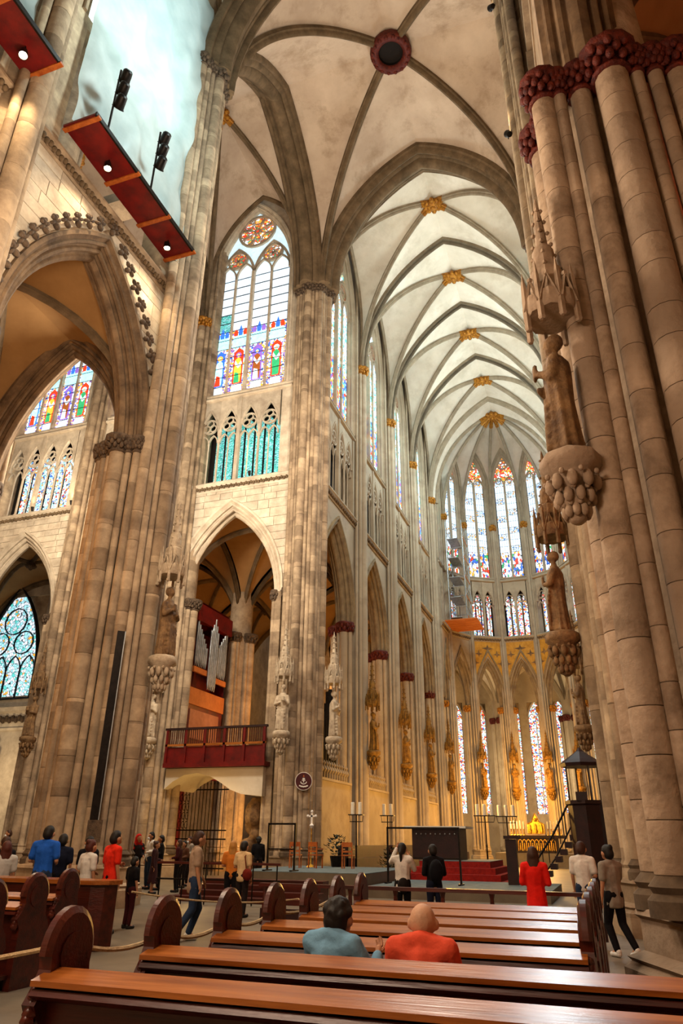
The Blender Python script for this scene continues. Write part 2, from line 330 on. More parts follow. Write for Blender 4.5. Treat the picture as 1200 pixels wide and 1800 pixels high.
def bay_data(key, w, aa, arise, wa, spr, wrise, nl, rows, smat, trin):
    if key in BAYS: return BAYS[key]
    D = dict(w=w, aa=aa, arise=arise, wa=wa, spr=spr, wrise=wrise, nl=nl, rows=rows); hw = w/2-.25; D['hw'] = hw
    mb = MB(); ext = lambda z: archhalf(aa+.55, arise+.62, z-ZCAP)
    strips(mb, ZCAP, ZSTR, 16, hw, ext, .03, 1.05)
    mb.box(0, .55, (ZSTR+ZTRI)/2, 2*hw, 1.1, ZTRI-ZSTR)
    strips(mb, ZTRI, ZSILL, 1, hw, lambda z: wa+.12, 0, 1.0)
    mb.box(0, .55, (ZSILL+26.65)/2, 2*hw, 1.0, 26.65-ZSILL)
    strips(mb, 26.65, spr, 1, hw, lambda z: wa+.3, .05, .9)
    strips(mb, spr, 43.6, 18, hw, lambda z: archhalf(wa+.3, wrise+.35, z-spr), .05, .9)
    D['wall'] = mb.mesh('wall', smat)
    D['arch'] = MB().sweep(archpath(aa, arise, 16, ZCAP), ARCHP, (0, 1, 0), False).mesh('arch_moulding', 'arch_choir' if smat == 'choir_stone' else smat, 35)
    mb = MB(); L = [(-hw-.1, 0, ZSTR), (hw+.1, 0, ZSTR)]
    mb.sweep(L, [(.1, 0), (-.02, .0), (-.06, .08), (-.05, .12), (-.1, .3), (-.22, .42), (-.22, .5), (-.14, .6), (.1, .62)], (0, 1, 0)); D['string'] = mb.mesh('string_course', smat, 30)
    mb = MB(); k = int(w*6)
    for i in range(k): 
        x = -hw+(i+.5)*2*hw/k; mb.ball((x, -.11, ZSTR+.2+.05*(i % 2)), .09, 6, 4, 1.3)
    D['frieze'] = mb.mesh('leaf_frieze', 'rib_stone', 60)
    mb = MB(); mb.sweep([(-hw, 0, ZSILL), (hw, 0, ZSILL)], [(.15, 0), (-.1, .05), (-.14, .12), (-.1, .2), (0, .24), (.02, .36), (-.05, .4), (-.02, .5), (.4, .62), (.4, 0)], (0, 1, 0)); D['sill'] = mb.mesh('sill', smat, 30)
    # clerestory frame and tracery
    mb = MB(); mb.sweep([(-wa, 0, 26.6)]+archpath(wa, wrise, 16, spr)+[(wa, 0, 26.6)], JAMB, (0, 1, 0), True); D['jamb'] = mb.mesh('window_frame', smat, 35)
    def bars(mb, pts, hw_, d=.1, y=.42, closed=False): mb.sweep([(x, y, z) for x, _, z in pts], [(-d, -hw_), (-d*.2, -hw_), (d, -hw_*.5), (d, hw_*.5), (-d*.2, hw_), (-d, hw_)], (0, 1, 0), True, closed)
    ring = lambda cx, cz, r, n=20: [(cx+r*math.cos(-2*PI*i/n), 0, cz+r*math.sin(-2*PI*i/n)) for i in range(n)]
    D['mull'] = MB().box(0, .42, (26.6+spr+.2)/2, .13, .2, spr+.2-26.6).mesh('mullion', smat)
    mm = MB().box(0, .38, (26.6+spr+.3)/2, .2, .34, spr+.3-26.6); D['mullmain'] = mm.mesh('mullion', smat)
    mb = MB(); hb = wa/2
    if nl == 4:
        for s in (-1, 1):
            bars(mb, archpath(hb, hb*2.05, 10, spr, s*hb), .09); cz = spr+hb*1.28; D['r2'] = hb*.53
            bars(mb, ring(s*hb, cz, D['r2']), .07, .1, .42, True)
            for k in range(6): 
                a = k*PI/3; bars(mb, ring(s*hb+.42*D['r2']*math.cos(a), cz+.42*D['r2']*math.sin(a), D['r2']*.36, 8), .025, .04, .42, True)
            for q in (-1, 1): bars(mb, archpath(hb/2, hb*.95, 7, spr, s*hb+q*hb/2), .06)
        D['r1'] = wa*.51; D['c1'] = spr+wrise-D['r1']*1.36; D['c2'] = cz
        bars(mb, ring(0, D['c1'], D['r1']), .09, .1, .42, True); bars(mb, ring(0, D['c1'], .2, 10), .05, .1, .42, True)
        for k in range(8):
            a = PI/8+k*PI/4; bars(mb, [(.2*math.cos(a), 0, D['c1']+.2*math.sin(a)), (D['r1']*.97*math.cos(a), 0, D['c1']+D['r1']*.97*math.sin(a))], .035, .06)
            bars(mb, ring(D['r1']*.74*math.cos(a+PI/8), D['c1']+D['r1']*.74*math.sin(a+PI/8), D['r1']*.24, 8), .03, .05, .42, True)
    else:
        for s in (-1, 1):
            bars(mb, archpath(hb, hb*1.9, 8, spr, s*hb), .07)
            bars(mb, ring(s*hb, spr+hb*.95, hb*.42, 10), .04, .06, .42, True)
        D['r1'] = wa*.5; D['c1'] = spr+wrise-D['r1']*1.55; D['c2'] = spr+hb*.95; D['r2'] = hb*.42
        bars(mb, ring(0, D['c1'], D['r1'], 16), .07, .1, .42, True)
        for k in range(6):
            a = k*PI/3; bars(mb, ring(D['r1']*.6*math.cos(a), D['c1']+D['r1']*.6*math.sin(a), D['r1']*.3, 8), .035, .05, .42, True)
    D['tracery'] = mb.mesh('tracery', smat, 40)
    # glazing
    lw = 2*wa/nl-.16; rh = (spr-26.7)/rows; D['lw'] = lw; D['rh'] = rh
    D['panebox'] = MB().box(0, 0, 0, lw, .03, rh-.045)
    hd = [(x, z) for x, _, z in archpath(lw/2, min(hb*1.5, lw*.95), 6)]
    D['head'] = MB().slab(hd, -.015, .015)
    D['fill'] = MB().slab([(x, z) for x, _, z in archpath(wa, wrise, 14, spr)], .5, .52)
    mb = MB(); mb.box(0, .5, (26.6+spr)/2, 2*wa, .02, spr-26.6); D['lead'] = mb.mesh('glazing_bars', 'lead')
    # triforium: trin arches, each two lights
    tw = 2*wa/trin; D['tw'] = tw; D['trin'] = trin; ta = tw/2-.07; zs = 23.7; th = tw*1.3
    mb = MB(); mb.sweep([(-ta, 0, zs)]+archpath(ta, th, 8, zs)+[(ta, 0, zs)], [(.02, .07), (.02, 0), (.08, -.04), (.2, -.04), (.25, 0), (.25, .07)], (0, 1, 0), True)
    ytr = .14
    def b2(pts, h_, cl=False): mb.sweep([(x, ytr, z) for x, _, z in pts], [(-.06, -h_), (.06, -h_), (.06, h_), (-.06, h_)], (0, 1, 0), True, cl)
    for s in (-1, 1): b2(archpath(ta/2, tw*.42, 5, zs-.55, s*ta/2), .035)
    for k in range(3):
        a = PI/2+k*2*PI/3; b2(ring(.24*tw*math.cos(a)*.75, zs+tw*.5+.24*tw*math.sin(a)*.75, tw*.17, 9), .03, True)
    b2(ring(0, zs+tw*.5, tw*.36, 14), .04, True)
    strips(mb, zs, ZSILL, 9, tw/2, lambda z: archhalf(ta+.02, th+.03, z-zs), .06, .24)
    D['trihead'] = mb.mesh('triforium_arch', smat, 35)
    D['tricol'] = MB().lathe([(.13, 0), (.13, .12), (.075, .2), (.075, zs-ZTRI-.2), (.12, zs-ZTRI-.03), (.12, zs-ZTRI)], 8, (0, .14, ZTRI)).mesh('colonnette', smat, 40)
    D['tricol2'] = MB().lathe([(.08, 0), (.08, .1), (.045, .16), (.045, zs-.55-ZTRI-.12), (.075, zs-.55-ZTRI)], 8, (0, .14, ZTRI)).mesh('colonnette', smat, 40)
    D['trims'] = MB().box(0, .1, (ZTRI+ZSILL)/2, .22, .26, ZSILL-ZTRI).mesh('mullion', smat)
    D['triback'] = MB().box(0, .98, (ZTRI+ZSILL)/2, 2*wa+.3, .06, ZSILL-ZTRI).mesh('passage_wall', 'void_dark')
    D['tripanel'] = MB().box(0, 0, 0, tw/2-.14, .03, .78)
    D['trihd'] = MB().slab([(x, z) for x, _, z in archpath((tw/2-.14)/2, .45, 5)], -.015, .015)
    BAYS[key] = D
    return D
def pane_mesh(D, k, m):
    c = D.setdefault('pm', {})
    if (k, m) not in c: c[(k, m)] = D[k].mesh('pane', m)
    return c[(k, m)]
FIG = [('glass_blue', 'glass_cyan', 'glass_red', 'glass_amber'), ('glass_red', 'glass_amber', 'glass_green', 'glass_purple'), ('glass_purple', 'glass_brown', 'glass_white', 'glass_blue'), ('glass_red', 'glass_green', 'glass_green', 'glass_cyan')]
def saint(parent, x, z0, lw, cols, y=.462):
    """a standing saint of coloured glass pieces in one window light: niche, canopy, robe, mantle, head, halo"""
    bg, robe, low, halo = cols; k = lw/1.17
    def piece(nm, poly, m, dy=0.0): build(MB().slab([(x+a*k, z0+b) for a, b in poly], y-.012-dy, y+.008-dy), nm, m, parent)
    for s in (-1, 1): piece('border_piece', [(s*.55-.07, .3), (s*.55+.03 if s > 0 else s*.55+.07, .3), (s*.55+.03 if s > 0 else s*.55+.07, 3.6), (s*.55-.07, 3.6)], 'mosaic_border')
    for q in range(1, 7): build(MB().box(x, y-.07, z0-.08+q*.73, lw, .02, .035), 'saddle_bar', 'lead', parent)
    piece('niche_piece', [(-.34, .75), (.34, .75), (.34, 3.2), (0, 3.55), (-.34, 3.2)], bg)
    piece('robe_piece', [(-.2, .85), (.22, .85), (.26, 1.7), (.2, 2.6), (0, 2.78), (-.2, 2.6), (-.27, 1.8)], robe, .022)
    piece('robe_piece', [(-.22, .8), (.16, .8), (.1, 1.5), (-.16, 1.62)], low, .044)
    piece('sleeve_piece', [(-.24, 2.3), (.02, 1.9), (.3, 2.2), (.22, 2.45), (.02, 2.16), (-.2, 2.55)], 'glass_white', .044)
    piece('halo_piece', [(.2*math.cos(a*PI/5), 2.95+.2*math.sin(a*PI/5)) for a in range(10)], halo, .022)
    piece('head_piece', [(.1*math.cos(a*PI/4), 2.92+.13*math.sin(a*PI/4)) for a in range(8)], 'glass_flesh', .044)
    piece('plinth_piece', [(-.4, .1), (.4, .1), (.32, .7), (-.32, .7)], 'glass_white')
    piece('canopy_piece', [(-.52, 3.65), (.52, 3.65), (.52, 4.45), (.3, 4.6), (0, 5.2), (-.3, 4.6), (-.52, 4.45)], 'glass_cyan')
    for s in (-1, 0, 1): piece('finial_piece', [(s*.33-.12, 4.55), (s*.33+.12, 4.55), (s*.33+.16, 4.85), (s*.33, 5.1+.3*(s == 0)), (s*.33-.16, 4.85)], cols[0] if s else 'glass_blue', .022)
def glaze(parent, D, kind, panes=True):
    wa, nl, rows, lw, rh, spr = (D[k] for k in ('wa', 'nl', 'rows', 'lw', 'rh', 'spr'))
    def m(i, r):
        if kind == 'transept': return 'mosaic_border' if r < 1 else ('mosaic_saint' if r < 7 else ('mosaic_teal' if i == 0 and r < 9 else 'glass_white'))
        if kind == 'apse': return 'mosaic_apse_low' if r < rows*.26 else ('mosaic_apse' if r % 3 == i % 3 else 'glass_white')
        return 'mosaic_choir_low' if r < rows*.42 else 'mosaic_choir'
    new('glazing_bars', D['lead'], parent)
    if panes:
        for i in range(nl):
            x = -wa+(i+.5)*2*wa/nl
            for r in range(rows): new('pane', pane_mesh(D, 'panebox', m(i, r)), parent, (x, .475, 26.7+(r+.5)*rh))
            new('head_pane', pane_mesh(D, 'head', 'glass_white' if kind == 'transept' else 'mosaic_apse'), parent, (x, .475, spr+.02))
            if kind == 'transept': saint(parent, x, 26.8, lw, FIG[i])
        if kind == 'apse':
            for i in range(nl):
                for o in (-.25, 0, .25): build(MB().box(-wa+(i+.5)*2*wa/nl+o*lw, .455, (26.7+spr)/2, .022, .012, spr-26.7), 'lead_strip', 'lead', parent)
        if kind == 'transept':
            sb = MB().box(0, 0, 0, 2*wa, .03, .04).mesh('saddle_bar', 'lead')
            for r in range(7, rows+1): new('saddle_bar', sb, parent, (0, .44, 26.7+r*rh))
    else:
        mb = MB()
        for i in range(nl):
            x = -wa+(i+.5)*2*wa/nl
            for r in range(rows): mb.cur = int(r >= rows*.42); mb.box(x, .475, 26.7+(r+.5)*rh, lw, .03, rh-.045)
            mb.cur = 1; o = len(mb.v); mb.add(D['head'].v, D['head'].f)
            for q in range(o, len(mb.v)): mb.v[q] = (mb.v[q][0]+x, mb.v[q][1]+.475, mb.v[q][2]+spr+.02)
        tag(build(mb, 'glass_panes', ['mosaic_choir_low', 'mosaic_choir'], parent), kind='stuff')
    new('tracery_pane', pane_mesh(D, 'fill', 'glass_pale' if kind == 'transept' else ('mosaic_rose' if kind == 'apse' else 'mosaic_choir')), parent)
    disk = lambda cx, cz, r, n=16: MB().slab([(cx+r*math.cos(2*PI*i/n), cz+r*math.sin(2*PI*i/n)) for i in range(n)], .465, .49)
    if nl == 4:
        build(disk(0, D['c1'], D['r1']), 'rose_pane', 'mosaic_rose', parent); build(disk(0, D['c1'], .2, 10), 'rose_eye', 'glass_red', parent).location.y = -.02
        for s in (-1, 1): build(disk(s*wa/2, D['c2'], D['r2']), 'rose_pane', 'mosaic_rose', parent)
    else: build(disk(0, D['c1'], D['r1']), 'rose_pane', 'mosaic_rose', parent)
def bay(D, loc, rz, wname, wlabel, clabel, tlabel, kind='choir', panes=True, blocks=False, trig='mosaic_teal', trirows=5, smat='choir_stone', paint=None, arch=True, clere=True):
    hw, wa = D['hw'], D['wa']
    W = struct(new(wname, D['wall'], None, loc, rz), wlabel)
    if arch: new('arch_moulding', D['arch'], W)
    new('string_course', D['string'], W); tag(new('leaf_frieze', D['frieze'], W)); new('sill', D['sill'], W)
    if blocks:
        z = ZCAP; r_ = random.Random(len(wname)*3+int(loc[0]*7) % 53); n = 0
        while z < ZSTR-.05:
            h = min(r_.choice((.4, .46, .55)), ZSTR-z); e0, e1 = archhalf(D['aa']+.72, D['arise']+.86, z-ZCAP), archhalf(D['aa']+.72, D['arise']+.86, z+h-ZCAP)
            for s in (-1, 1):
                x = hw
                while x > min(e0, e1)+.02 and x > .01:
                    L = r_.uniform(.55, 1.15); x2 = x-L
                    if x2 < max(e0, e1)+.25: a0, a1 = e0, e1; end = True
                    else: a0 = a1 = x2; end = False
                    g = .012; a0_, a1_, b0_, b1_ = min(a0, x)+g, min(a1, x)+g, x-g, x-g
                    if b0_ > a0_ or b1_ > a1_:
                        p = [(s*a0_, z+g), (s*max(b0_, a0_), z+g), (s*max(b1_, a1_), z+h-g), (s*a1_, z+h-g)]
                        build(MB().slab(p if s > 0 else p[::-1], -.012-r_.uniform(0, .018), .05), 'stone_block', 'stone_pale', W); n += 1
                    x = x2
                    if end: break
            z += h
    if paint: paint(W, D)
    T = struct(new(win_name(), None, None, loc, rz), tlabel)
    new('passage_wall', D['triback'], T)
    tw = D['tw']
    for i in range(D['trin']):
        x = -wa+(i+.5)*tw; new('triforium_arch', D['trihead'], T, (x, 0, 0)); new('colonnette', D['tricol2'], T, (x, 0, 0))
        if i: new('mullion', D['trims'], T, (x-tw/2, 0, 0)) if i == D['trin']//2 else new('colonnette', D['tricol'], T, (x-tw/2, 0, 0))
        if trirows:
            for s in (-1, 1):
                if kind == 'transept' and i == 0 and s < 0: continue
                for r in range(trirows): new('pane', pane_mesh(D, 'tripanel', trig), T, (x+s*tw/4, .93, ZTRI+.5+r*.8))
                new('head_pane', pane_mesh(D, 'trihd', trig), T, (x+s*tw/4, .93, ZTRI+.1+trirows*.8))
    if clere:
        C = struct(new(win_name(), None, None, loc, rz), clabel)
        new('window_frame', D['jamb'], C); new('tracery', D['tracery'], C)
        for i in range(1, D['nl']): new('mullion', D['mullmain'] if i == D['nl']//2 else D['mull'], C, (-wa+i*2*wa/D['nl'], 0, 0))
        glaze(C, D, kind, panes)
        return W, T, C
    return W, T, None

# ------------------------------------------------------------------ piers
DR = {}
def drum(r, h, m, n=14):
    k = (round(r, 3), round(h, 3), m)
    if k not in DR: DR[k] = MB().lathe([(r-.02, .004), (r-.002, .006), (r, .016), (r, h-.016), (r-.002, h-.006), (r-.02, h-.004)], n).mesh('drum', m, 50)
    return DR[k]
def capmesh(mb, x, y, z, r, k=1.0, tiers=2, n=7, seg=5):
    """leafy bell capital over a shaft"""
    mb.lathe([(r*1.02, -.42*k), (r*1.25, -.4*k), (r*1.25, -.36*k), (r*1.05, -.33*k), (r*1.15, -.1*k), (r*1.7, .02*k), (r*1.85, .06*k), (r*1.85, .16*k), (r*1.6, .2*k)], 12, (x, y, z))
    for t in range(tiers):
        for i in range(n):
            a = 2*PI*(i+.5*t)/n; q = r*(1.3+.44*t/tiers)
            mb.ball((x+q*math.cos(a), y+q*math.sin(a), z+(-.22+.34*t/tiers)*k), .11*k*(.7+r)*7/n, seg, seg-1, 1.4)
def basemesh(mb, poly_r, n=8, ph=PI/8, z=0.0):
    P = [(1.16, 0), (1.16, .4), (1.1, .46), (1.13, .5), (1.0, .56), (1.0, .86), (1.04, .9), (1.02, .96), (.9, 1.02)]
    vs = []
    mb.lathe([(poly_r*a, z+b) for a, b in P], n, mod=None)
def pier(name, label, loc, rz, shafts, core_r, base_r, mat_s, drums=0.0, capmat='foliage_dark', topmat='foliage_gold', core_top=43, coren=12, cat='pier', group=None, zmax=None, zc=ZCAP, ztop_=ZVS, basemat=None, kbase=1.0):
    """shafts: (x, y, r, kind) kind 'a' stops at the arcade capital, 'v' climbs to the vault, 'n' climbs with no capital"""
    P = struct(new(name, None, None, loc, rz), label)
    build(MB().lathe([(core_r, 0), (core_r, core_top)], coren), 'core', mat_s, P, smooth=40)
    mb = MB(); basemesh(mb, base_r); build(mb, 'base', basemat or mat_s, P)
    ca, cv = MB(), MB(); r_ = random.Random(int(loc[0]*13+loc[1]*7))
    for x, y, r, k in shafts:
        top = zc-.35 if k == 'a' else (ztop_-.35 if k == 'v' else core_top)
        if zmax: top = min(top, zmax)
        S = build(MB().lathe([(r*1.5, .95*kbase), (r*1.5, 1.1*kbase), (r*1.2, 1.16*kbase), (r*1.38, 1.22*kbase), (r*(.95 if drums and (r >= .155 or drums < .7) else 1), 1.32*kbase), (r*(.95 if drums and (r >= .155 or drums < .7) else 1), top+.05)], 14), 'shaft', 'mortar' if drums and (r >= .155 or drums < .7) else mat_s, P, (x, y, 0), smooth=40)
        if drums and (r >= .155 or drums < .7):
            z = 1.32*kbase; hs = (drums, drums*.8, drums*1.2)
            while z < top-.05:
                h = min(r_.choice(hs), top-z)
                if top-z-h < .25: h = top-z
                h = round(h, 2)
                new('drum', drum(r, h, mat_s), S, (0, 0, z)); z += h
        if k == 'a': capmesh(ca, x, y, zc-.02, r, 1.0, *((3, 10, 7) if drums else (2, 7, 5)))
        if k == 'v': capmesh(cv, x, y, ztop_-.02, r, 1.1)
        if k == 'a':
            pass
    if ca.v: build(ca, 'capital', capmat, P, smooth=80)
    if cv.v: build(cv, 'capital', topmat, P, smooth=60)
    return P
STD = [(0, -.98, .22, 'v'), (-.3, -.84, .12, 'v'), (.3, -.84, .12, 'v'), (-.55, -.68, .1, 'n'), (.55, -.68, .1, 'n'),
       (.93, 0, .25, 'a'), (.82, -.36, .13, 'a'), (.82, .36, .13, 'a'), (-.93, 0, .25, 'a'), (-.82, -.36, .13, 'a'), (-.82, .36, .13, 'a'), (0, .93, .24, 'a'), (.36, .82, .13, 'a'), (-.36, .82, .13, 'a')]
def crossing_shafts(ax, ay, k=1.0):
    """arcade arms run towards ax*x and ay*y; the great arches spring on the other two sides"""
    L = []
    for (ux, uy, kind) in ((ax, 0, 'a'), (0, ay, 'a'), (-ax, 0, 'v'), (0, -ay, 'v')):
        L.append((1.17*ux, 1.17*uy, .25, kind))
        for s in (-1, 1):
            for o, t, r in ((.36, 1.08, .11), (.62, 1.0, .13)):
                vx, vy = -uy*s, ux*s; L.append((t*ux+o*vx, t*uy+o*vy, r, kind))
    for dx, dy in ((ax, ay), (-ax, -ay), (ax, -ay), (-ax, ay)):
        L.append((.85*dx, .85*dy, .18, 'a' if (dx, dy) == (ax, ay) else 'v'))
    return [(x*k, y*k, r*(1+k)/2, q) for x, y, r, q in L]

# ------------------------------------------------------------------ vaults
def lerp(a, b, t): return a+(b-a)*t
def vcurve(p0, p1, n=14, stilt=0.0):
    """circular haunch from springing p0 up to crown p1"""
    p0, p1 = Vector(p0), Vector(p1); d = Vector((p1.x-p0.x, p1.y-p0.y, 0)); a = d.length; d.normalize(); h = p1.z-p0.z-stilt
    L = [p0+d*x+Vector((0, 0, z+stilt)) for x, z in arc(a, h, n)]
    if stilt: L = [p0+Vector((0, 0, stilt*i/4)) for i in range(4)]+L
    return L
def resample(L, n):
    ds = [0.0]
    for i in range(1, len(L)): ds.append(ds[-1]+(L[i]-L[i-1]).length)
    out = []; j = 0
    for i in range(n+1):
        t = ds[-1]*i/n
        while j < len(L)-2 and ds[j+1] < t: j += 1
        u = (t-ds[j])/max(1e-6, ds[j+1]-ds[j]); out.append(L[j].lerp(L[j+1], min(1, u)))
    return out
def web(mb, A, B, n=24, m=5, lift=.04, bulge=.12):
    A, B = resample(A, n), resample(B, n); vs = []; fs = []
    for i in range(n+1):
        for j in range(m+1):
            p = A[i].lerp(B[i], j/m); p = p+Vector((0, 0, lift+bulge*math.sin(PI*j/m)*min(1, i/n*2))); vs.append(p)
    for i in range(n):
        for j in range(m): q = i*(m+1)+j; fs.append((q, q+1, q+m+2, q+m+1))
    mb.add(vs, fs)
def rib(mb, L, k=1.0):
    d = Vector((L[-1].x-L[0].x, L[-1].y-L[0].y, 0)).normalized(); N = Vector((0, 0, 1)).cross(d)
    mb.sweep(L, scl(RIB, k), N)
def bossmesh(r, ring=False):
    mb = MB()
    if ring:
        mb.lathe([(r*.62, .1), (r*.62, -.35), (r*.8, -.5), (r, -.42), (r*1.05, -.2), (r, .1)], 24, cap=False); mb.lathe([(r*.62, .1), (r*.6, 1.2)], 24, cap=False); mb.cur = 1; mb.lathe([(r*.62, -.06), (.01, -.05)], 24, cap=False); mb.lathe([(r*.615, .05), (r*.6, -.28)], 24, cap=False); mb.cur = 0  # dark disc closes the ring, its colour standing in for an unlit hole
        for i in range(16): mb.ball((r*.9*math.cos(i*PI/8), r*.9*math.sin(i*PI/8), -.42), .12*r, 6, 4)
    else:
        mb.lathe([(r*.5, .1), (r*.75, -.1), (r*.7, -.3), (r*.3, -.45), (.02, -.5)], 12)
        for i in range(8): mb.ball((r*.7*math.cos(i*PI/4), r*.7*math.sin(i*PI/4), -.22), .3*r, 6, 4)
        mb.ball((0, 0, -.42), .28*r, 8, 5)
    return mb
VB = {}
def vault(key, name, label, loc, rz, W2, L2, zs, zb, zt, zw, stilt, pl='plaster', rb='rib_stone', k=1.0, boss_r=.7, ring=False, boss_mat='foliage_gold', wallribs=True, arms=True):
    if key not in VB:
        D = {}; c = lambda sx, sy: (sx*W2, sy*L2, zs); mb = MB(); dg = []; tr = []; wl = []
        for sx in (-1, 1):
            for sy in (-1, 1):
                d = vcurve(c(sx, sy), (0, 0, zb)); t = vcurve(c(sx, sy), (0, sy*L2, zt)); q = vcurve(c(sx, sy), (sx*W2, 0, zw), 12, stilt)
                web(mb, d, t); web(mb, d, q); dg.append(MB()); rib(dg[-1], d if not ring else [p for p in vcurve(c(sx, sy), (0, 0, zb), 40) if math.hypot(p.x, p.y) > boss_r*.8], k); tr.append((sx, sy, t)); wl.append((sx, sy, q))
        if ring: mb.f = [f for f in mb.f if math.hypot(sum(mb.v[i][0] for i in f)/4, sum(mb.v[i][1] for i in f)/4) > boss_r*.75]; mb.mi = [0]*len(mb.f)
        D['web'] = mb.mesh('ceiling', pl, 60); D['diag'] = [x.mesh('diagonal_rib', rb, 40) for x in dg]
        D['trans'] = []
        for sy in (-1, 1):
            L = [t for sx, s, t in tr if s == sy]; P = L[0]+L[1][::-1][1:]; m2 = MB(); m2.sweep(P, scl(RIB, k*1.35), (0, 1, 0)); D['trans'].append(m2.mesh('transverse_rib', rb, 40))
        D['wall'] = []
        for sx in (-1, 1):
            L = [t for s, sy, t in wl if s == sx]; P = L[0]+L[1][::-1][1:]; m2 = MB(); m2.sweep([Vector((p.x-sx*.1, p.y, p.z)) for p in P], scl(RIB, k*.75), (-1, 0, 0)); D['wall'].append(m2.mesh('wall_rib', rb, 40))
        D['boss'] = bossmesh(boss_r, ring).mesh('boss', [boss_mat, 'void_dark'] if ring else boss_mat, 60)
        m2 = MB()
        for q in dg: pass
        for sx in (-1, 1):
            for sy in (-1, 1):
                d = vcurve(c(sx, sy), (0, 0, zb), 40); d = [p for p in d if not ring or math.hypot(p.x, p.y) > boss_r*.8]; m2.sweep(d[-4:], scl(RIB, k*1.22), Vector((0, 0, 1)).cross(Vector((d[-1].x-d[0].x, d[-1].y-d[0].y, 0)).normalized()))
        D['arms'] = m2.mesh('gilded_rib_ends', boss_mat, 40); VB[key] = D
    D = VB[key]; C = struct(new(name, D['web'], None, loc, rz), label)
    for m in D['diag']: new('diagonal_rib', m, C)
    for m in D['trans']: new('transverse_rib', m, C)
    if wallribs:
        for m in D['wall']: new('wall_rib', m, C)
    new('boss', D['boss'], C, (0, 0, zb-.12))
    if arms: new('gilded_rib_ends', D['arms'], C)
    return C
# ------------------------------------------------------------------ the setting: floor, walls, vaults
mb = MB(); mb.box(-4, 20, -.1, 90, 130, .2); struct(build(mb, 'floor', 'floor_stone'), 'pale grey stone floor of the crossing and nave')
B1 = bay_data('std', 7.4, 2.45, 5.0, 2.65, 36.2, 5.9, 4, 13, 'choir_stone', 4)
BT = bay_data('tran', 7.4, 2.72, 5.0, 2.65, 36.2, 5.9, 4, 13, 'stone_pale', 4)
BA = bay_data('apse', 3.85, 1.08, 4.2, 1.15, 37.4, 3.6, 2, 15, 'choir_stone', 2)
ordn = ('first', 'second', 'third', 'fourth', 'fifth', 'sixth', 'seventh')
for k in range(4):
    y = 11.1+7.4*k
    bay(B1, (-6.85, y, 0), PI/2, 'wall_choir_north', 'pale upper wall over the %s choir arch from the crossing, left side' % ordn[k],
        'tall traceried clerestory window over the %s left choir arch' % ordn[k], 'blind triforium arcade over the %s left choir arch' % ordn[k], panes=k < 2, trirows=0)
    bay(B1, (6.85, y, 0), -PI/2, 'wall_choir_south', 'upper wall over the %s right choir arch' % ordn[k],
        'clerestory window over the %s right choir arch' % ordn[k], 'triforium over the %s right choir arch' % ordn[k], panes=False, trirows=0)
for k in range(3):
    x = (-11.75, -18.9, -26.3)[k]
    bay(BT, (x, 6.85, 0), 0, 'wall_transept_east', ('ashlar wall over the organ arch', 'ashlar wall behind the great left pier', 'ashlar wall seen through the big crocketed arch')[k],
        ('stained glass window with standing saints above the organ arch', 'stained glass window behind the great left pier', 'stained glass window seen through the big crocketed arch')[k],
        ('teal glazed triforium under the saints window', 'triforium behind the great left pier', 'triforium seen through the big crocketed arch')[k],
        kind='transept', panes=True, blocks=True, trig='mosaic_teal' if k == 0 else 'mosaic_aisle')
    W = [o for o in bpy.data.objects if o.name.startswith('wall_transept_east')][-1]
    mb, mc = MB(), MB()
    for sx in (-1, 1):
        for yy, r in ((.08, .12), (.42, .16), (.8, .14)): mb.lathe([(r*1.4, .9), (r*1.4, 1.1), (r, 1.25), (r, ZCAP)], 12, (sx*(2.72+.2), yy, 0)); capmesh(mc, sx*(2.72+.2), yy, ZCAP-.1, r)
        mb.box(sx*(2.72+.42), .45, ZCAP/2, .4, .9, ZCAP)
    build(mb, 'respond', 'stone_course', W, smooth=40); build(mc, 'capital', 'foliage_dark', W, smooth=80)
# apse: seven sides of a twelve-sided polygon
AY, AR = 39.7, 7.0
def apse_paint(W, D):
    hw = D['hw']; mb = MB(); ext = lambda z: archhalf(D['aa']+.72, D['arise']+.86, z-ZCAP)
    strips(mb, ZCAP, ZSTR, 18, hw, ext, .0, .04); build(mb, 'gilded_spandrel', 'gold_paint', W)
    mb = MB()
    for s in (-1, 1):
        for (x, z) in ((.95, 18.6), (1.35, 17.7)):
            mb.add([(s*x, -.02, z+.35), (s*x+.1, -.02, z), (s*x+.42, -.02, z-.1), (s*x+.1, -.02, z-.18), (s*x, -.02, z-.4), (s*x-.1, -.02, z-.18), (s*x-.42, -.02, z-.1), (s*x-.1, -.02, z)], [tuple(range(8))])
    mb.add([(0, -.02, 19.5), (.12, -.02, 19.2), (.6, -.02, 19.1), (.1, -.02, 18.95), (-.1, -.02, 18.95), (-.6, -.02, 19.1), (-.12, -.02, 19.2)], [tuple(range(7))])
    build(mb, 'painted_angels', 'statue_stone', W)
for i in range(7):
    a = math.radians(-90+30*i); ap = AR*math.cos(PI/12)-.55
    bay(BA, (ap*math.sin(a), AY+ap*math.cos(a), 0), -a, 'wall_apse', 'apse wall over its %s arch counted from the left' % ordn[i],
        'tall two-light apse window, %s from the left' % ordn[i], 'glazed triforium pair under the %s apse window from the left' % ordn[i],
        kind='apse', panes=i in (1, 2, 3, 4, 5), trig='mosaic_amb', paint=apse_paint if i in (2, 3, 4) else None)
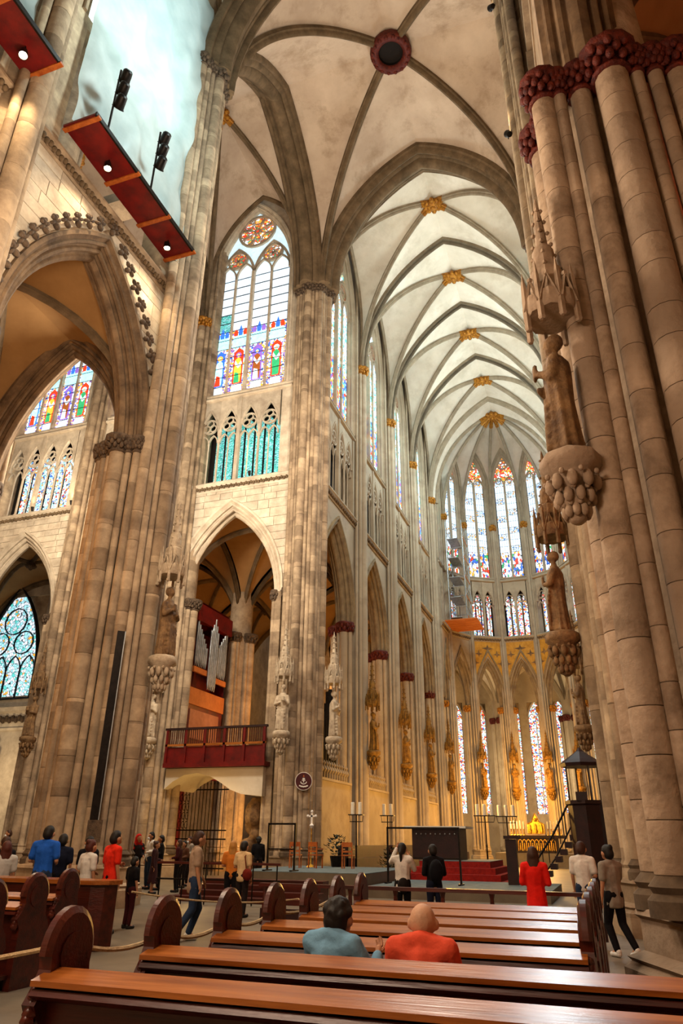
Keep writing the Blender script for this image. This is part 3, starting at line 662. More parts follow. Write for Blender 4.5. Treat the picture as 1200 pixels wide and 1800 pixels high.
# vaults
for k in range(4):
    vault('choir', 'ceiling', 'white ribbed vault of the %s choir bay from the crossing' % ordn[k], (0, 11.1+7.4*k, 0), 0, 6.6, 3.7, ZVS, 43.0, 43.1, 42.6, 3.4, rb='rib_choir')
for k in range(3):
    vault('tran', 'ceiling', 'warm ribbed vault of the %s left transept bay' % ordn[k], (-11.1-7.4*k, 0, 0), PI/2, 6.6, 3.7, ZVS, 43.0, 43.1, 42.6, 3.4, pl='plaster_tan')
vault('cross', 'ceiling', 'warm grey crossing vault with a big ring boss', (0, 0, 0), 0, 6.5, 6.5, 33.2, 43.3, 43.1, 43.1, 0, k=1.35, boss_r=1.15, ring=True, boss_mat='foliage_red', wallribs=False, pl='plaster_tan', arms=False)
for k in range(3):
    vault('nave', 'ceiling', 'ribbed vault of the %s nave bay behind the crossing' % ordn[k], (0, -11.1-7.4*k, 0), 0, 6.6, 3.7, ZVS, 43.0, 43.1, 42.6, 3.4)
GREAT = [(-.98, .1), (-.98, -.2), (-.9, -.3), (-.74, -.26), (-.66, -.42), (-.5, -.5), (-.42, -.42), (-.34, -.62), (-.16, -.78), (0, -.84)]
GREAT = GREAT+[(-a, b) for a, b in GREAT[::-1][1:]]
for i, (n, loc, rz) in enumerate((('moulded crossing arch opening to the choir', (0, 7.4), 0), ('moulded crossing arch opening to the left transept', (-7.4, 0), PI/2), ('moulded crossing arch opening to the nave', (0, -7.4), 0), ('moulded crossing arch opening to the right transept', (7.4, 0), PI/2))):
    struct(build(MB().sweep(archpath(6.5, 9.9, 18, 33.2), GREAT, (0, 1, 0)), 'trim_%d' % (i+1), 'rib_stone', None, (loc[0], loc[1], 0), rz, 40), n)
# apse vault
AV = [Vector((6.35*math.sin(math.radians(-105+30*i)), AY+6.35*math.cos(math.radians(-105+30*i)), ZVS)) for i in range(8)]; KEY = Vector((0, AY+.3, 43.0))
mb = MB(); RL = [vcurve(p, KEY) for p in AV]; wr = []
for i in range(7):
    mid = (AV[i]+AV[i+1])/2; mid.z = 42.0; e0, e1 = vcurve(AV[i], mid, 12, 4.4), vcurve(AV[i+1], mid, 12, 4.4); web(mb, RL[i], e0); web(mb, RL[i+1], e1); wr.append((e0, e1))
for i, s in ((0, -1), (7, 1)): web(mb, RL[i], vcurve((s*6.6, 37, ZVS), (0, 37, 43.1)))
C = struct(build(mb, 'ceiling', 'plaster', smooth=60), 'fan of white vault cells over the apse')
for L in RL: m2 = MB(); rib(m2, L, .85); build(m2, 'apse_rib', 'rib_choir', C, smooth=40)
for e0, e1 in wr:
    d = (e1[0]-e0[0]).normalized(); m2 = MB(); m2.sweep(e0+e1[::-1][1:], scl(RIB, .75), Vector((0, 0, 1)).cross(d)); build(m2, 'wall_rib', 'rib_choir', C, smooth=40)
build(bossmesh(.85), 'boss', 'foliage_gold', C, (KEY.x, KEY.y, KEY.z-.1), smooth=60)
m2 = MB()
for p in AV: L = vcurve(p, KEY, 40); m2.sweep(L[-6:], scl(RIB, 1.1), Vector((0, 0, 1)).cross((Vector((KEY.x-p.x, KEY.y-p.y, 0))).normalized()))
build(m2, 'gilded_rib_ends', 'foliage_gold', C, smooth=40)
# low aisle vaults: any four corners
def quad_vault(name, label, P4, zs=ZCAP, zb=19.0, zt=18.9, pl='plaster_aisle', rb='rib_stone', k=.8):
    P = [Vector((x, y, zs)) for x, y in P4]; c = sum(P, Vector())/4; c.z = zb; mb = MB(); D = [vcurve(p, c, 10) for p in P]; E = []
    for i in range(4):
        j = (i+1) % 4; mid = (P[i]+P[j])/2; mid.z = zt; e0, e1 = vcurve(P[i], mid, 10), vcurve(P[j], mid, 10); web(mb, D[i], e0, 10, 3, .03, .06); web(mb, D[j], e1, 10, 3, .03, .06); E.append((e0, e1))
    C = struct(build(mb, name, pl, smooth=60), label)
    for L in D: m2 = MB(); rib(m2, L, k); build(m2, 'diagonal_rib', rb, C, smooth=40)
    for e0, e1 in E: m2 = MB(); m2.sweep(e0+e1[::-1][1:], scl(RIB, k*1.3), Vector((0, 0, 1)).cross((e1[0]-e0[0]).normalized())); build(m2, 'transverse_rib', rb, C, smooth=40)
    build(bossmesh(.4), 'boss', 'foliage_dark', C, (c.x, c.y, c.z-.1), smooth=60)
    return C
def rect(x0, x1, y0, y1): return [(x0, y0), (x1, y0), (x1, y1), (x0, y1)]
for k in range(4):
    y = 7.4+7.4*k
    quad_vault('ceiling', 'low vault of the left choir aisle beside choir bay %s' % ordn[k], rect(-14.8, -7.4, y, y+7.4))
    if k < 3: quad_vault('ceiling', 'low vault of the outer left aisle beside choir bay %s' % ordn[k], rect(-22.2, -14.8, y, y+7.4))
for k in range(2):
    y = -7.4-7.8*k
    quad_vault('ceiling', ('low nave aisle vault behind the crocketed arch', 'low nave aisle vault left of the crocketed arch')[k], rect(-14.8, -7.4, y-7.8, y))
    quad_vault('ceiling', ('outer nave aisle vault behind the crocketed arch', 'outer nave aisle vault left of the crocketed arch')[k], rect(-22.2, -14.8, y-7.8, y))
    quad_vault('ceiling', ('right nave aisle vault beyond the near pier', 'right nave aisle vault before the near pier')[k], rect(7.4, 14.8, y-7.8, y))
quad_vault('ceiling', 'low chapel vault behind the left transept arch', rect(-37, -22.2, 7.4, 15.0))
for i in range(7):
    a0, a1 = math.radians(-105+30*i), math.radians(-75+30*i); q = lambda r, a: (r*math.sin(a), AY+r*math.cos(a))
    quad_vault('ceiling', 'ambulatory vault behind the %s apse arch from the left' % ordn[i], [q(7.3, a0), q(13.6, a0), q(13.6, a1), q(7.3, a1)], pl='plaster', rb='choir_stone')
# outer walls with tall windows
def lancet(parent, x, y0, z0, z1, w, m, mull=1, trac=True, smat='choir_stone', rh=.8, panes=True):
    """one glazed lancet on a wall (local x across, y outwards): frame, mullions, tracery, panes"""
    spr = z1-w*1.25; C = struct(new(win_name(), None, parent), None) if parent is None else parent
    fr = MB(); fr.sweep([(x-w/2, y0, z0)]+archpath(w/2, z1-spr, 8, spr, x, y0)+[(x+w/2, y0, z0), (x-w/2, y0, z0)], [(-.12, .14), (-.04, .02), (.1, 0), (.25, 0), (.25, .14)], (0, 1, 0)); build(fr, 'window_frame', smat, C, smooth=40)
    lw = w/(mull+1); mb = MB()
    for i in range(1, mull+1): mb.box(x-w/2+i*lw, y0+.06, (z0+spr)/2, .07, .12, spr-z0)
    if trac:
        for i in range(mull+1): mb.sweep(archpath(lw/2, lw*.9, 5, spr, x-w/2+(i+.5)*lw, y0+.06), [(-.05, -.03), (.05, -.03), (.05, .03), (-.05, .03)], (0, 1, 0))
        for (cx, cz, r) in [(0, z1-w*.5, w*.2)]+([(-w*.22, spr+w*.42, w*.17), (w*.22, spr+w*.42, w*.17)] if mull > 1 else []):
            mb.sweep([(x+cx+r*math.cos(-2*PI*i/12), y0+.06, cz+r*math.sin(-2*PI*i/12)) for i in range(12)], [(-.05, -.035), (.05, -.035), (.05, .035), (-.05, .035)], (0, 1, 0), True, True)
    build(mb, 'tracery', smat, C); build(MB().box(x, y0+.34, (z0+z1)/2, w+.3, .04, z1-z0+.2), 'blocking', 'stone', C)
    n = max(1, int((spr-z0)/rh)); h = (spr-z0)/n; key = MB().box(0, 0, 0, lw-.09, .02, h-.05).mesh('pane', m)
    build(MB().box(x, y0+.16, (z0+spr)/2, w, .02, spr-z0), 'glazing_bars', 'lead', C)
    for i in range(mull+1):
        for j in range(n): new('pane', key, C, (x-w/2+(i+.5)*lw, y0+.13, z0+(j+.5)*h))
    build(MB().slab([(px, pz) for px, _, pz in archpath(w/2, z1-spr, 8, spr, x)], y0+.12, y0+.15), 'tracery_pane', m, C)
    return C
for i in range(7):
    a = math.radians(-90+30*i); ap = 16.6; ns = {1: (-2.6, 0, 2.6), 2: (-2.7, 0, 2.7), 3: (-2.5, 0, 2.5), 4: (-2.6, 0, 2.6), 5: (-2.6, 0, 2.6)}.get(i, ())
    hw = ap*math.tan(PI/12)+.1; mb = MB(); xs = [-hw]
    for x in ns: xs += [x-.82, x+.82]
    xs.append(hw)
    for q in range(0, len(xs), 2): mb.box((xs[q]+xs[q+1])/2, .3, 9.8, xs[q+1]-xs[q], .6, 19.6)
    for x in ns: mb.box(x, .3, 2.1, 1.64, .6, 4.2); mb.box(x, .3, 17.6, 1.64, .6, 4.0)
    loc = (ap*math.sin(a), AY+ap*math.cos(a), 0); struct(build(mb, 'wall_ambulatory', 'choir_stone', None, loc, -a), 'ambulatory outer wall behind the %s apse arch from the left' % ordn[i])
    mb = MB(); mb.box(0, -1.6, 19.3, 2*hw, 3.6, .3); struct(build(mb, 'ceiling', 'plaster', None, loc, -a), 'flat chapel ceiling behind the %s apse arch from the left' % ordn[i])
    for j, x in enumerate(ns):
        C = struct(new(win_name(), None, None, loc, -a), 'low ambulatory lancet behind the %s apse arch, %s of three' % (ordn[i], ('left', 'middle', 'right')[j])); lancet(C, x, .1, 4.3, 15.6, 1.55, 'glass_white' if i == 1 else 'mosaic_amb', 1)
mb = MB()
for y in range(4): mb.box(-22.3, 11.1+7.4*y, 9.8, .5, 7.4, 19.6)
struct(build(mb, 'wall_aisle_north', 'stone_pale'), 'far wall of the outer left choir aisle')
for k in range(3):
    C = struct(new(win_name(), None, None, (-22.0, 11.1+7.4*k, 0), PI/2), 'traceried aisle window beside choir bay %s, behind the organ' % ordn[k]); lancet(C, 0, 0, 6.0, 15.5, 4.2, 'mosaic_aisle', 3, smat='stone')
mb = MB(); mb.box(-36, 15.3, 5.3, 30, .6, 10.6); mb.box(-36, 15.3, 19.2, 30, .6, 2.4)
for x0, x1 in ((-51, -36.2), (-31, -21.9)): mb.box((x0+x1)/2, 15.3, 14.3, x1-x0, .6, 7.4)
CW = struct(build(mb, 'wall_chapel', 'stone_pale'), 'pale chapel wall with a carved frieze, far left')
mb = MB(); mb.sweep([(-40, 14.98, 8.2), (-22.5, 14.98, 8.2)], [(.1, 0), (-.1, .05), (-.14, .2), (0, .3), (0, 1.2), (-.2, 1.35), (-.28, 1.6), (-.1, 1.7), (.1, 1.75)], (0, 1, 0)); build(mb, 'cornice', 'stone_pale', CW, smooth=30)
mb = MB()
for i in range(60): mb.ball((-39+.28*i, 14.9, 8.95+.1*(i % 2)), .17, 6, 4, 1.4)
build(mb, 'carved_frieze', 'foliage_dark', CW, smooth=60)
C = struct(new(win_name(), None, None, (-33.6, 14.9, 0), 0), 'dark traceried chapel window at the far left edge'); lancet(C, 0, 0, 10.5, 18.6, 5.0, 'mosaic_chapel', 3, smat='iron', rh=1.2)
# nave left wall: the bay with the crocketed arch
NB = bay_data('nave', 7.7, 2.72, 5.2, 2.65, 36.2, 5.9, 4, 13, 'stone', 4)
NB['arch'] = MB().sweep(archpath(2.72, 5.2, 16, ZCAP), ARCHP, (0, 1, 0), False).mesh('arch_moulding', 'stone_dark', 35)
for k in range(2):
    W = struct(new('wall_nave_north', NB['wall'], None, (-6.85, -11.4-7.9*k, 0), PI/2), ('ashlar nave wall over the crocketed arch', 'ashlar nave wall at the far upper left')[k])
    new('arch_moulding', NB['arch'], W); new('string_course', NB['string'], W); new('leaf_frieze', NB['frieze'], W)
    C = struct(new(win_name(), None, None, (-6.85, -11.4-7.9*k, 0), PI/2), ('nave window glowing behind the plastic sheet', 'nave window behind the sheet at the upper left corner')[k]); new('window_frame', NB['jamb'], C); new('tracery', NB['tracery'], C); build(MB().box(0, .5, 31.5, 5.2, .04, 9.8), 'pane', 'glass_daylight', C); build(MB().slab([(x, z) for x, _, z in archpath(2.6, 5.7, 12, 36.3)], .48, .52), 'tracery_pane', 'glass_daylight', C)
    z = ZCAP; r_ = random.Random(5+k)
    while z < ZSTR-.05:
        h = min(r_.choice((.42, .5, .58)), ZSTR-z); e0, e1 = archhalf(3.48, 6.2, z-ZCAP), archhalf(3.48, 6.2, z+h-ZCAP)
        for s in (-1, 1):
            x = NB['hw']
            while x > .01:
                x2 = x-r_.uniform(.7, 1.3); end = x2 < max(e0, e1)+.3; a0, a1 = (e0, e1) if end else (x2, x2); g = .012
                a0, a1 = min(a0, x)+g, min(a1, x)+g; b = x-g
                if b > a0 or b > a1:
                    p = [(s*a0, z+g), (s*max(b, a0), z+g), (s*max(b, a1), z+h-g), (s*a1, z+h-g)]; build(MB().slab(p if s > 0 else p[::-1], -.012-r_.uniform(0, .02), .05), 'stone_block', 'stone_pale', W)
                x = x2
                if end: break
        z += h
    # crockets on the hood and the finial
    cm = MB(); cm.ball((0, 0, 0), .1, 7, 5, 1.3); cm.ball((.14, -.03, .12), .08, 7, 5, .7, 1.7); cm.ball((-.14, -.03, .12), .08, 7, 5, .7, 1.7); cm.ball((0, -.06, .22), .09, 7, 5, 1.3); cm.ball((.1, -.08, .24), .06, 6, 4); cm.ball((-.1, -.08, .24), .06, 6, 4); cm = cm.mesh('crocket', 'foliage_dark', 60)
    P = resample([Vector(p) for p in archpath(3.44, 6.1, 16, ZCAP)], 26)
    for i in range(1, 26):
        d = (P[i+1]-P[i-1]).normalized(); new('crocket', cm, W, (P[i].x-d.z*.14, -.12, P[i].z+d.x*.14), rot=(0, math.atan2(-d.z, d.x), 0))
# the same wall on the right, and transept/nave closing walls
for k in range(2):
    W = struct(new('wall_nave_south', NB['wall'], None, (6.85, -11.4-7.9*k, 0), -PI/2), ('dark nave wall beyond the near right pier', 'dark nave wall over the near right arch')[k]); new('arch_moulding', NB['arch'], W)
for k in range(2):
    W = struct(new('wall_transept_west', NB['wall'], None, (-11.1-7.4*k, -6.85, 0), PI), ('transept wall whose arch opens off the nave aisle', 'transept wall beyond the nave aisle')[k]); new('arch_moulding', NB['arch'], W)
def plainwall(name, label, c, s): struct(build(MB().box(*c, *s), name, 'stone'), label)
plainwall('wall_transept_north', 'far end wall of the left transept', (-30, 0, 22), (.5, 14.8, 44))
plainwall('wall_aisle_south', 'dim outer wall of the right nave aisle', (15.2, -16, 10), (.5, 32, 20))
plainwall('wall_nave_west', 'nave end wall behind the viewer', (0, -30, 22), (46, .5, 44))
plainwall('wall_nave_outer', 'outer wall of the left nave aisles', (-22.3, -18, 10), (.5, 24, 20))
plainwall('wall_transept_south', 'far end wall of the right transept', (15.5, 0, 22), (.5, 16, 44))
# ------------------------------------------------------------------ piers
for k in range(4):
    for s, rz, nm in ((-1, PI/2, 'left'), (1, -PI/2, 'right')):
        pier('clustered_pier', '%s clustered choir pier from the crossing on the %s' % (ordn[k], nm), (s*7.4, 14.8+7.4*k+(.2 if k == 3 else 0), 0), rz, STD, .7, 1.15, 'choir_stone', capmat='foliage_red', core_top=42, group='choir piers')
for i in range(1, 7):
    a = math.radians(-105+30*i)
    pier('apse_pier', 'slender apse pier, %s from the left' % ordn[i-1], (AR*math.sin(a), AY+AR*math.cos(a), 0), -a, [(x*.72, y*.8, r*.75, k) for x, y, r, k in STD], .48, .85, 'choir_stone', capmat='foliage_gold', core_top=42, group='apse piers')
for i in range(8):
    a = math.radians(-105+30*i)
    pier('ambulatory_pier', 'ambulatory pier behind the apse, %s from the left' % (ordn+('eighth',))[i], (13.6*math.sin(a), AY+13.6*math.cos(a), 0), -a, [(x*.7, y*.7, r*.8, 'a') for x, y, r, k in STD if k != 'n'], .55, .85, 'choir_stone', capmat='foliage_red', core_top=19, group='ambulatory piers')
for k in range(3):
    pier('aisle_pier', 'aisle pier behind the organ, %s from the transept' % ordn[k], (-14.8, 14.8+7.4*k, 0), 0, [(x*.85, y*.85, r, 'a') for x, y, r, k_ in STD if k_ != 'n'], .72, 1.0, 'stone', capmat='foliage_dark', core_top=18.9, group='choir aisle piers')
TR = [(0, -1.0, .24, 'v'), (-.34, -.86, .14, 'v'), (.34, -.86, .14, 'v'), (-.6, -.7, .12, 'n'), (.6, -.7, .12, 'n')]+STD[5:]
pier('transept_pier', 'slender transept pier left of the organ arch', (-14.8, 7.4, 0), 0, TR, .85, 1.2, 'stone_course', .9, core_top=42)
pier('transept_pier', 'slender transept pier left of the great pier, by the red altar', (-22.2, 7.4, 0), 0, TR, .85, 1.2, 'stone_course', 1.1, core_top=42)
pier('transept_pier', 'transept pier at the far left edge', (-29.6, 7.4, 0), 0, TR, .85, 1.2, 'stone', core_top=42)
pier('transept_pier', 'transept pier behind the nave aisle', (-14.8, -7.4, 0), PI, TR, .85, 1.2, 'stone', core_top=42)
pier('crossing_pier', 'great clustered pier on the left with a dark cable duct', (-7.4, -7.4, 0), 0, crossing_shafts(-1, -1), .86, 1.5, 'stone_course', 1.25, capmat='foliage_dark', topmat='foliage_dark', ztop_=33.2, core_top=43)
pier('crossing_pier', 'grey clustered pier carrying the round red sign', (-7.35, 7.4, 0), 0, crossing_shafts(-1, 1, .84), .7, 1.25, 'stone_course', 1.25, capmat='foliage_dark', topmat='foliage_dark', ztop_=33.2, core_top=43)
pier('crossing_pier', 'dark clustered pier behind the near right pier', (7.4, -7.4, 0), 0, crossing_shafts(1, -1), .86, 1.45, 'stone_course', 1.25, capmat='foliage_red', topmat='foliage_dark', ztop_=33.2, core_top=43)
pier('crossing_pier', 'clustered pier right of the choir behind the pulpit', (7.4, 7.4, 0), 0, crossing_shafts(1, 1), .98, 1.45, 'stone', capmat='foliage_dark', topmat='foliage_dark', ztop_=33.2, core_top=43)
NV = [(1.0, -1.08, .2, 'a'), (1.08, -.82, .1, 'a'), (.98, -.48, .17, 'a'), (.4, -1.1, .12, 'a'), (0, -1.16, .22, 'a'), (1.12, 0, .26, 'a'), (1.06, .38, .11, 'a'), (.98, .66, .12, 'a'), (.85, 1.0, .18, 'a'), (-1.12, 0, .26, 'a'), (-1.0, -.6, .15, 'a'), (-.95, .6, .12, 'a'), (0, 1.1, .26, 'a')]
NVL = [(0, -1.05, .3, 'v'), (-.42, -.92, .14, 'v'), (.42, -.92, .14, 'v')]+NV[5:]
pier('nave_pier', 'massive near clustered pier filling the right edge', (7.7, -15.3, 0), -PI/2, NV, .9, 1.45, 'stone_near', .62, capmat='foliage_red', topmat='foliage_dark', core_top=42, zmax=19)
pier('nave_pier', 'nave pier rising at the upper left corner', (-7.4, -15.6, 0), PI/2, NVL, .9, 1.45, 'stone_course', 1.6, core_top=42)
# ------------------------------------------------------------------ statues on the piers
TMP = bpy.data.scenes.new('workbench')
def remesh(mb, vox, it=2, mats='skin', name='figure'):
    me = mb.mesh(name, mats); o = bpy.data.objects.new('tmp', me); TMP.collection.objects.link(o)
    m = o.modifiers.new('r', 'REMESH'); m.mode = 'VOXEL'; m.voxel_size = vox; m.use_smooth_shade = True
    if it: s = o.modifiers.new('s', 'SMOOTH'); s.factor = .5; s.iterations = it
    with bpy.context.temp_override(scene=TMP, view_layer=TMP.view_layers[0]):
        dg = bpy.context.evaluated_depsgraph_get(); r = bpy.data.meshes.new_from_object(o.evaluated_get(dg)); r.name = name
    bpy.data.objects.remove(o); bpy.data.meshes.remove(me)
    r.materials.clear(); r.materials.append(MATS[mats]); n = len(r.polygons)
    r.polygons.foreach_set('use_smooth', [True]*n); r.polygons.foreach_set('material_index', [0]*n)
    return r
def cap(mb, a, b, r0, r1, n=8):
    a, b = Vector(a), Vector(b); mb.tube([a, a.lerp(b, .5), b], r0, n, r1); mb.ball(a, r0, n, 6); mb.ball(b, r1, n, 6)
def statue_mesh(v, m):
    r_ = random.Random(v); mb = MB()
    folds = 9+v; lean = (.06, -.07, .04, -.03)[v % 4]
    prof = [(.30, 0), (.29, .1), (.26, .45), (.24, .8), (.25, 1.05), (.27, 1.3), (.26, 1.5), (.16, 1.66), (.085, 1.74), (.075, 1.82)]
    mod = lambda a, t: 1+(.13*math.cos(folds*a+3*t)+.05*math.cos(4*a-5*t))*max(0, 1-1.15*t)
    mb.lathe(prof, 40, (0, 0, 0), 1.0, .78, mod)
    mb.v = [(x+lean*math.sin(z*1.8), y, z) for x, y, z in mb.v]
    hx = lean*.2; mb.ball((hx, -.03, 1.95), .115, 12, 8, 1.25); mb.ball((hx, -.13, 1.93), .03, 6, 5, 1.3); mb.ball((hx, .03, 1.98), .135, 10, 7, 1.05)
    if v % 2 == 0: mb.lathe([(.07, 1.76), (.1, 1.84), (.06, 1.7)], 10, (hx, -.09, 0), .8, .5)
    s = 1 if v % 2 else -1
    cap(mb, (s*.24, -.02, 1.52), (s*.3, -.14, 1.18), .1, .085); cap(mb, (s*.3, -.14, 1.18), (s*.06, -.28, 1.22), .08, .055)
    cap(mb, (-s*.24, -.02, 1.52), (-s*.31, -.08, 1.2), .1, .085); cap(mb, (-s*.31, -.08, 1.2), (-s*.16, -.3, 1.36), .08, .05)
    mb.box(-s*.13, -.31, 1.4, .17, .06, .22, .2)
    for i in range(5): cap(mb, (s*.2, -.16-.02*i, 1.15-.12*i), (-s*.2, -.2, .75-.15*i), .03, .045, 6)
    for i in range(4): cap(mb, (-.15+.1*i, -.22, .9), (-.18+.12*i, -.25, .06), .03, .045, 6)
    return remesh(mb, .03, 1, m, 'figure')
ST = {}
def console_mesh(m):
    mb = MB(); mb.lathe([(.05, -1.05), (.12, -1.0), (.13, -.9), (.2, -.75), (.18, -.6), (.3, -.42), (.3, -.3), (.42, -.22), (.42, -.06), (.34, 0)], 8)
    for t in range(3):
        for i in range(9): a = 2*PI*(i+.5*t)/9; q = .15+.08*t; mb.ball((q*math.cos(a), q*math.sin(a), -.88+.2*t), .06+.008*t, 7, 5, 1.7); mb.ball((q*1.2*math.cos(a+.35), q*1.2*math.sin(a+.35), -.78+.2*t), .04, 6, 4, 1.2)
    return mb.mesh('console', m, 70)
def canopy_mesh(m):
    mb = MB(); mb.lathe([(.4, .0), (.43, .05), (.43, .3), (.36, .36), (.3, .36), (.3, .05)], 8); mb.lathe([(.3, .3), (.26, .9), (.2, .95), (.17, 1.4), (.1, 1.5), (.07, 2.1), (.03, 2.5), (.01, 2.6)], 8)
    for i in range(8):
        a = PI/8+i*PI/4; c, s = math.cos(a), math.sin(a); mb.lathe([(.05, -.2), (.05, .3), (.04, .6), (.005, .9)], 4, (.4*c, .4*s, 0)); mb.ball((.4*c, .4*s, -.22), .06, 5, 4)
        a += PI/8; c, s = math.cos(a), math.sin(a); p = [Vector((.39*c-s*.15, .39*s+c*.15, .1)), Vector((.39*c+s*.15, .39*s-c*.15, .1)), Vector((.37*c, .37*s, .62))]
        mb.tube([p[0], p[2], p[1]], .035, 4); mb.ball(p[2], .05, 5, 4)
    for k in range(6):
        for i in range(4): a = i*PI/2; q = .2-.028*k; mb.ball((q*math.cos(a), q*math.sin(a), 1.0+.26*k), .04, 4, 4)
    return mb.mesh('canopy', m, 40)
def statue(label, loc, rz, v=0, m='statue_stone', zf=6.2, canopy=True, cm='statue_stone', k=1.0, group='pier statues'):
    key = (v, m)
    if key not in ST: ST[key] = statue_mesh(v, m)
    for n_, f_ in (('c', console_mesh), ('y', canopy_mesh)):
        if (n_, cm) not in ST: ST[(n_, cm)] = f_(cm)
    S = thing('statue', label, 'statue', (loc[0], loc[1], zf), rz, group)
    f = new('figure', ST[key], S); c = new('console', ST[('c', cm)], S)
    f.scale = (k, k, k); c.scale = (k, k, k)
    if canopy: y = new('canopy', ST[('y', cm)], S, (0, .05, 2.45*k)); y.scale = (k, k, k)
    return S
statue('large bronze-brown robed statue on the near right pier', (6.2, -16.5, 0), -PI/2, 0, 'statue_stone', 6.05, True, 'stone_near', .9)
statue('dark robed statue holding a book, below a spired canopy on the second right pier', (5.6, -7.4, 0), -PI/2, 1, 'statue_stone', 6.2, True, 'statue_stone')
statue('dark small statue at the right edge of the choir above the pulpit', (5.6, 7.4, 0), -PI/2, 2, 'statue_stone', 6.1)
statue('brown robed statue under a pale spired canopy on the great left pier', (-5.55, -7.4, 0), PI/2, 3, 'statue_stone', 6.4, True, 'statue_pale')
statue('pale stone statue on the pier with the red sign, facing the viewer', (-7.5, 5.6, 0), 0, 0, 'statue_pale', 6.1, True, 'statue_pale')
statue('grey stone statue on the right side of the pier with the red sign', (-5.6, 7.4, 0), PI/2, 1, 'statue_pale', 6.0, True, 'statue_pale')
for k in range(4): statue('gilded apostle statue on the %s left choir pier' % ordn[k], (-5.9, 14.8+7.4*k+(.2 if k == 3 else 0), 0), PI/2, k % 4, 'statue_gilt', 6.2, True, 'statue_gilt', group='gilded apostle statues')
for i in range(2, 6):
    a = math.radians(-105+30*i); statue('gilded statue on an apse pier, %s from the left' % ordn[i-2], (5.95*math.sin(a), AY+5.95*math.cos(a), 0), -a, i % 4, 'statue_gilt', 6.1, True, 'statue_gilt', group='gilded apostle statues')
statue('small pale statue on the thin pier left of the organ', (-14.8, 6.0, 0), 0, 2, 'statue_pale', 6.1, True, 'statue_pale')
statue('brown statue on the pier beside the red altar', (-22.2, 6.0, 0), 0, 3, 'statue_stone', 6.4, True, 'statue_stone')

# ------------------------------------------------------------------ benches
def endpoly():
    P = [(-.1, 0), (.42, 0), (.42, .16), (.36, .26), (.36, .46), (.42, .54), (.38, .66), (.32, .74)]
    P += [(.12+.19*math.cos(a), .95+.22*math.sin(a)) for a in [PI*(-.1+1.2*i/12) for i in range(13)]]
    return P+[(-.1, .8), (-.16, .72), (-.1, .62)]
EP = endpoly()
mb = MB(); n_ = len(EP)
for x0, x1 in ((-.045, .045),): mb.add([(x0, y, z) for y, z in EP]+[(x1, y, z) for y, z in EP], [tuple(range(n_)), tuple(range(n_, 2*n_))[::-1]]+[((i+1) % n_, i, n_+i, n_+(i+1) % n_) for i in range(n_)])
END = mb.mesh('bench_end', 'wood')
mb = MB(); RP = [(0, .12+.19*math.cos(a), .95+.22*math.sin(a)) for a in [PI*(0+1.0*i/12) for i in range(13)]]
mb.tube(RP, .045, 6); mb.lathe([(.12, -.055), (.12, .055)], 14); mb.v[-28:] = [(z, .12+x, .95+y) for x, y, z in mb.v[-28:]]
for i in range(6): mb.ball((0, -.14+.01*i, .64+.035*i), .045, 5, 4)
ENDT = mb.mesh('carved_rim', 'wood', 50)
def bench(label, x0, x1, y, group, rz=0.0, z=0.0, front=False):
    B = thing('bench', label, 'bench', ((x0+x1)/2, y, z), rz, group); L = x1-x0
    for s in (-1, 1):
        e = new('bench_end', END, B, (s*(L/2-.045), 0, 0)); new('carved_rim', ENDT, e)
    w_ = L-.09
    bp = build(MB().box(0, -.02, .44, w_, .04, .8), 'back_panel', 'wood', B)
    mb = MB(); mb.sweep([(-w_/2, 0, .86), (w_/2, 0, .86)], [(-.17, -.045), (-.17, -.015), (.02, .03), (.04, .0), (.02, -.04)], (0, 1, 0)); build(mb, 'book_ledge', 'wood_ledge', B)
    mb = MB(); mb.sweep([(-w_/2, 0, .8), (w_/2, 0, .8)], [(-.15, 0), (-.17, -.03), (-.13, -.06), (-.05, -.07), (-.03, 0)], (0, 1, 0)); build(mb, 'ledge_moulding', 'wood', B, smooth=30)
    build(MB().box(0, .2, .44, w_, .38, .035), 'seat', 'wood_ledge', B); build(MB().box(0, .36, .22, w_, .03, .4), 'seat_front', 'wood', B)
    build(MB().box(0, -.16, .14, w_, .16, .04), 'kneeler', 'wood', B); build(MB().box(0, -.05, .06, w_, .05, .12), 'plinth_board', 'wood_dark', B)
    return B
RY = [-20.6, -19.5, -18.45, -17.45, -16.5, -15.55, -14.6]
for i, y in enumerate(RY):
    bench(('nearest long dark wooden bench across the foreground', 'second long bench from the viewer, with the two seated men', 'bench right in front of the two seated men', 'fourth bench from the viewer', 'fifth bench from the viewer', 'sixth bench from the viewer', 'last bench of the right block, before the kneeling rail')[i], 2.72, 7.3 if i < 2 else 5.84, y, 'benches of the right block')
for i, (y, l) in enumerate(((-18.2, 'nearest bench of the left block, cut by the left edge'), (-16.9, 'second bench of the left block with a round carved end'), (-15.6, 'third bench of the left block beside the left aisle'))):
    bench(l, -5.5, -.1-.55*i, y, 'benches of the left block')
# curved desk front before the left benches
D_ = thing('kneeling_desk', 'dark red kneeling desk with curved end in front of the left benches', 'desk', (-3.1, -13.9, 0)); mb = MB()
mb.prism([(-1.2, -.2), (1.2, -.2), (1.4, -.1), (1.5, .1), (1.4, .25), (-1.2, .25)], 0, .92); build(mb, 'body', 'wood', D_); mb = MB(); mb.prism([(-1.25, -.27), (1.25, -.27), (1.5, -.14), (1.58, .1), (1.45, .3), (-1.25, .3)], .92, .98); build(mb, 'top', 'wood_ledge', D_)
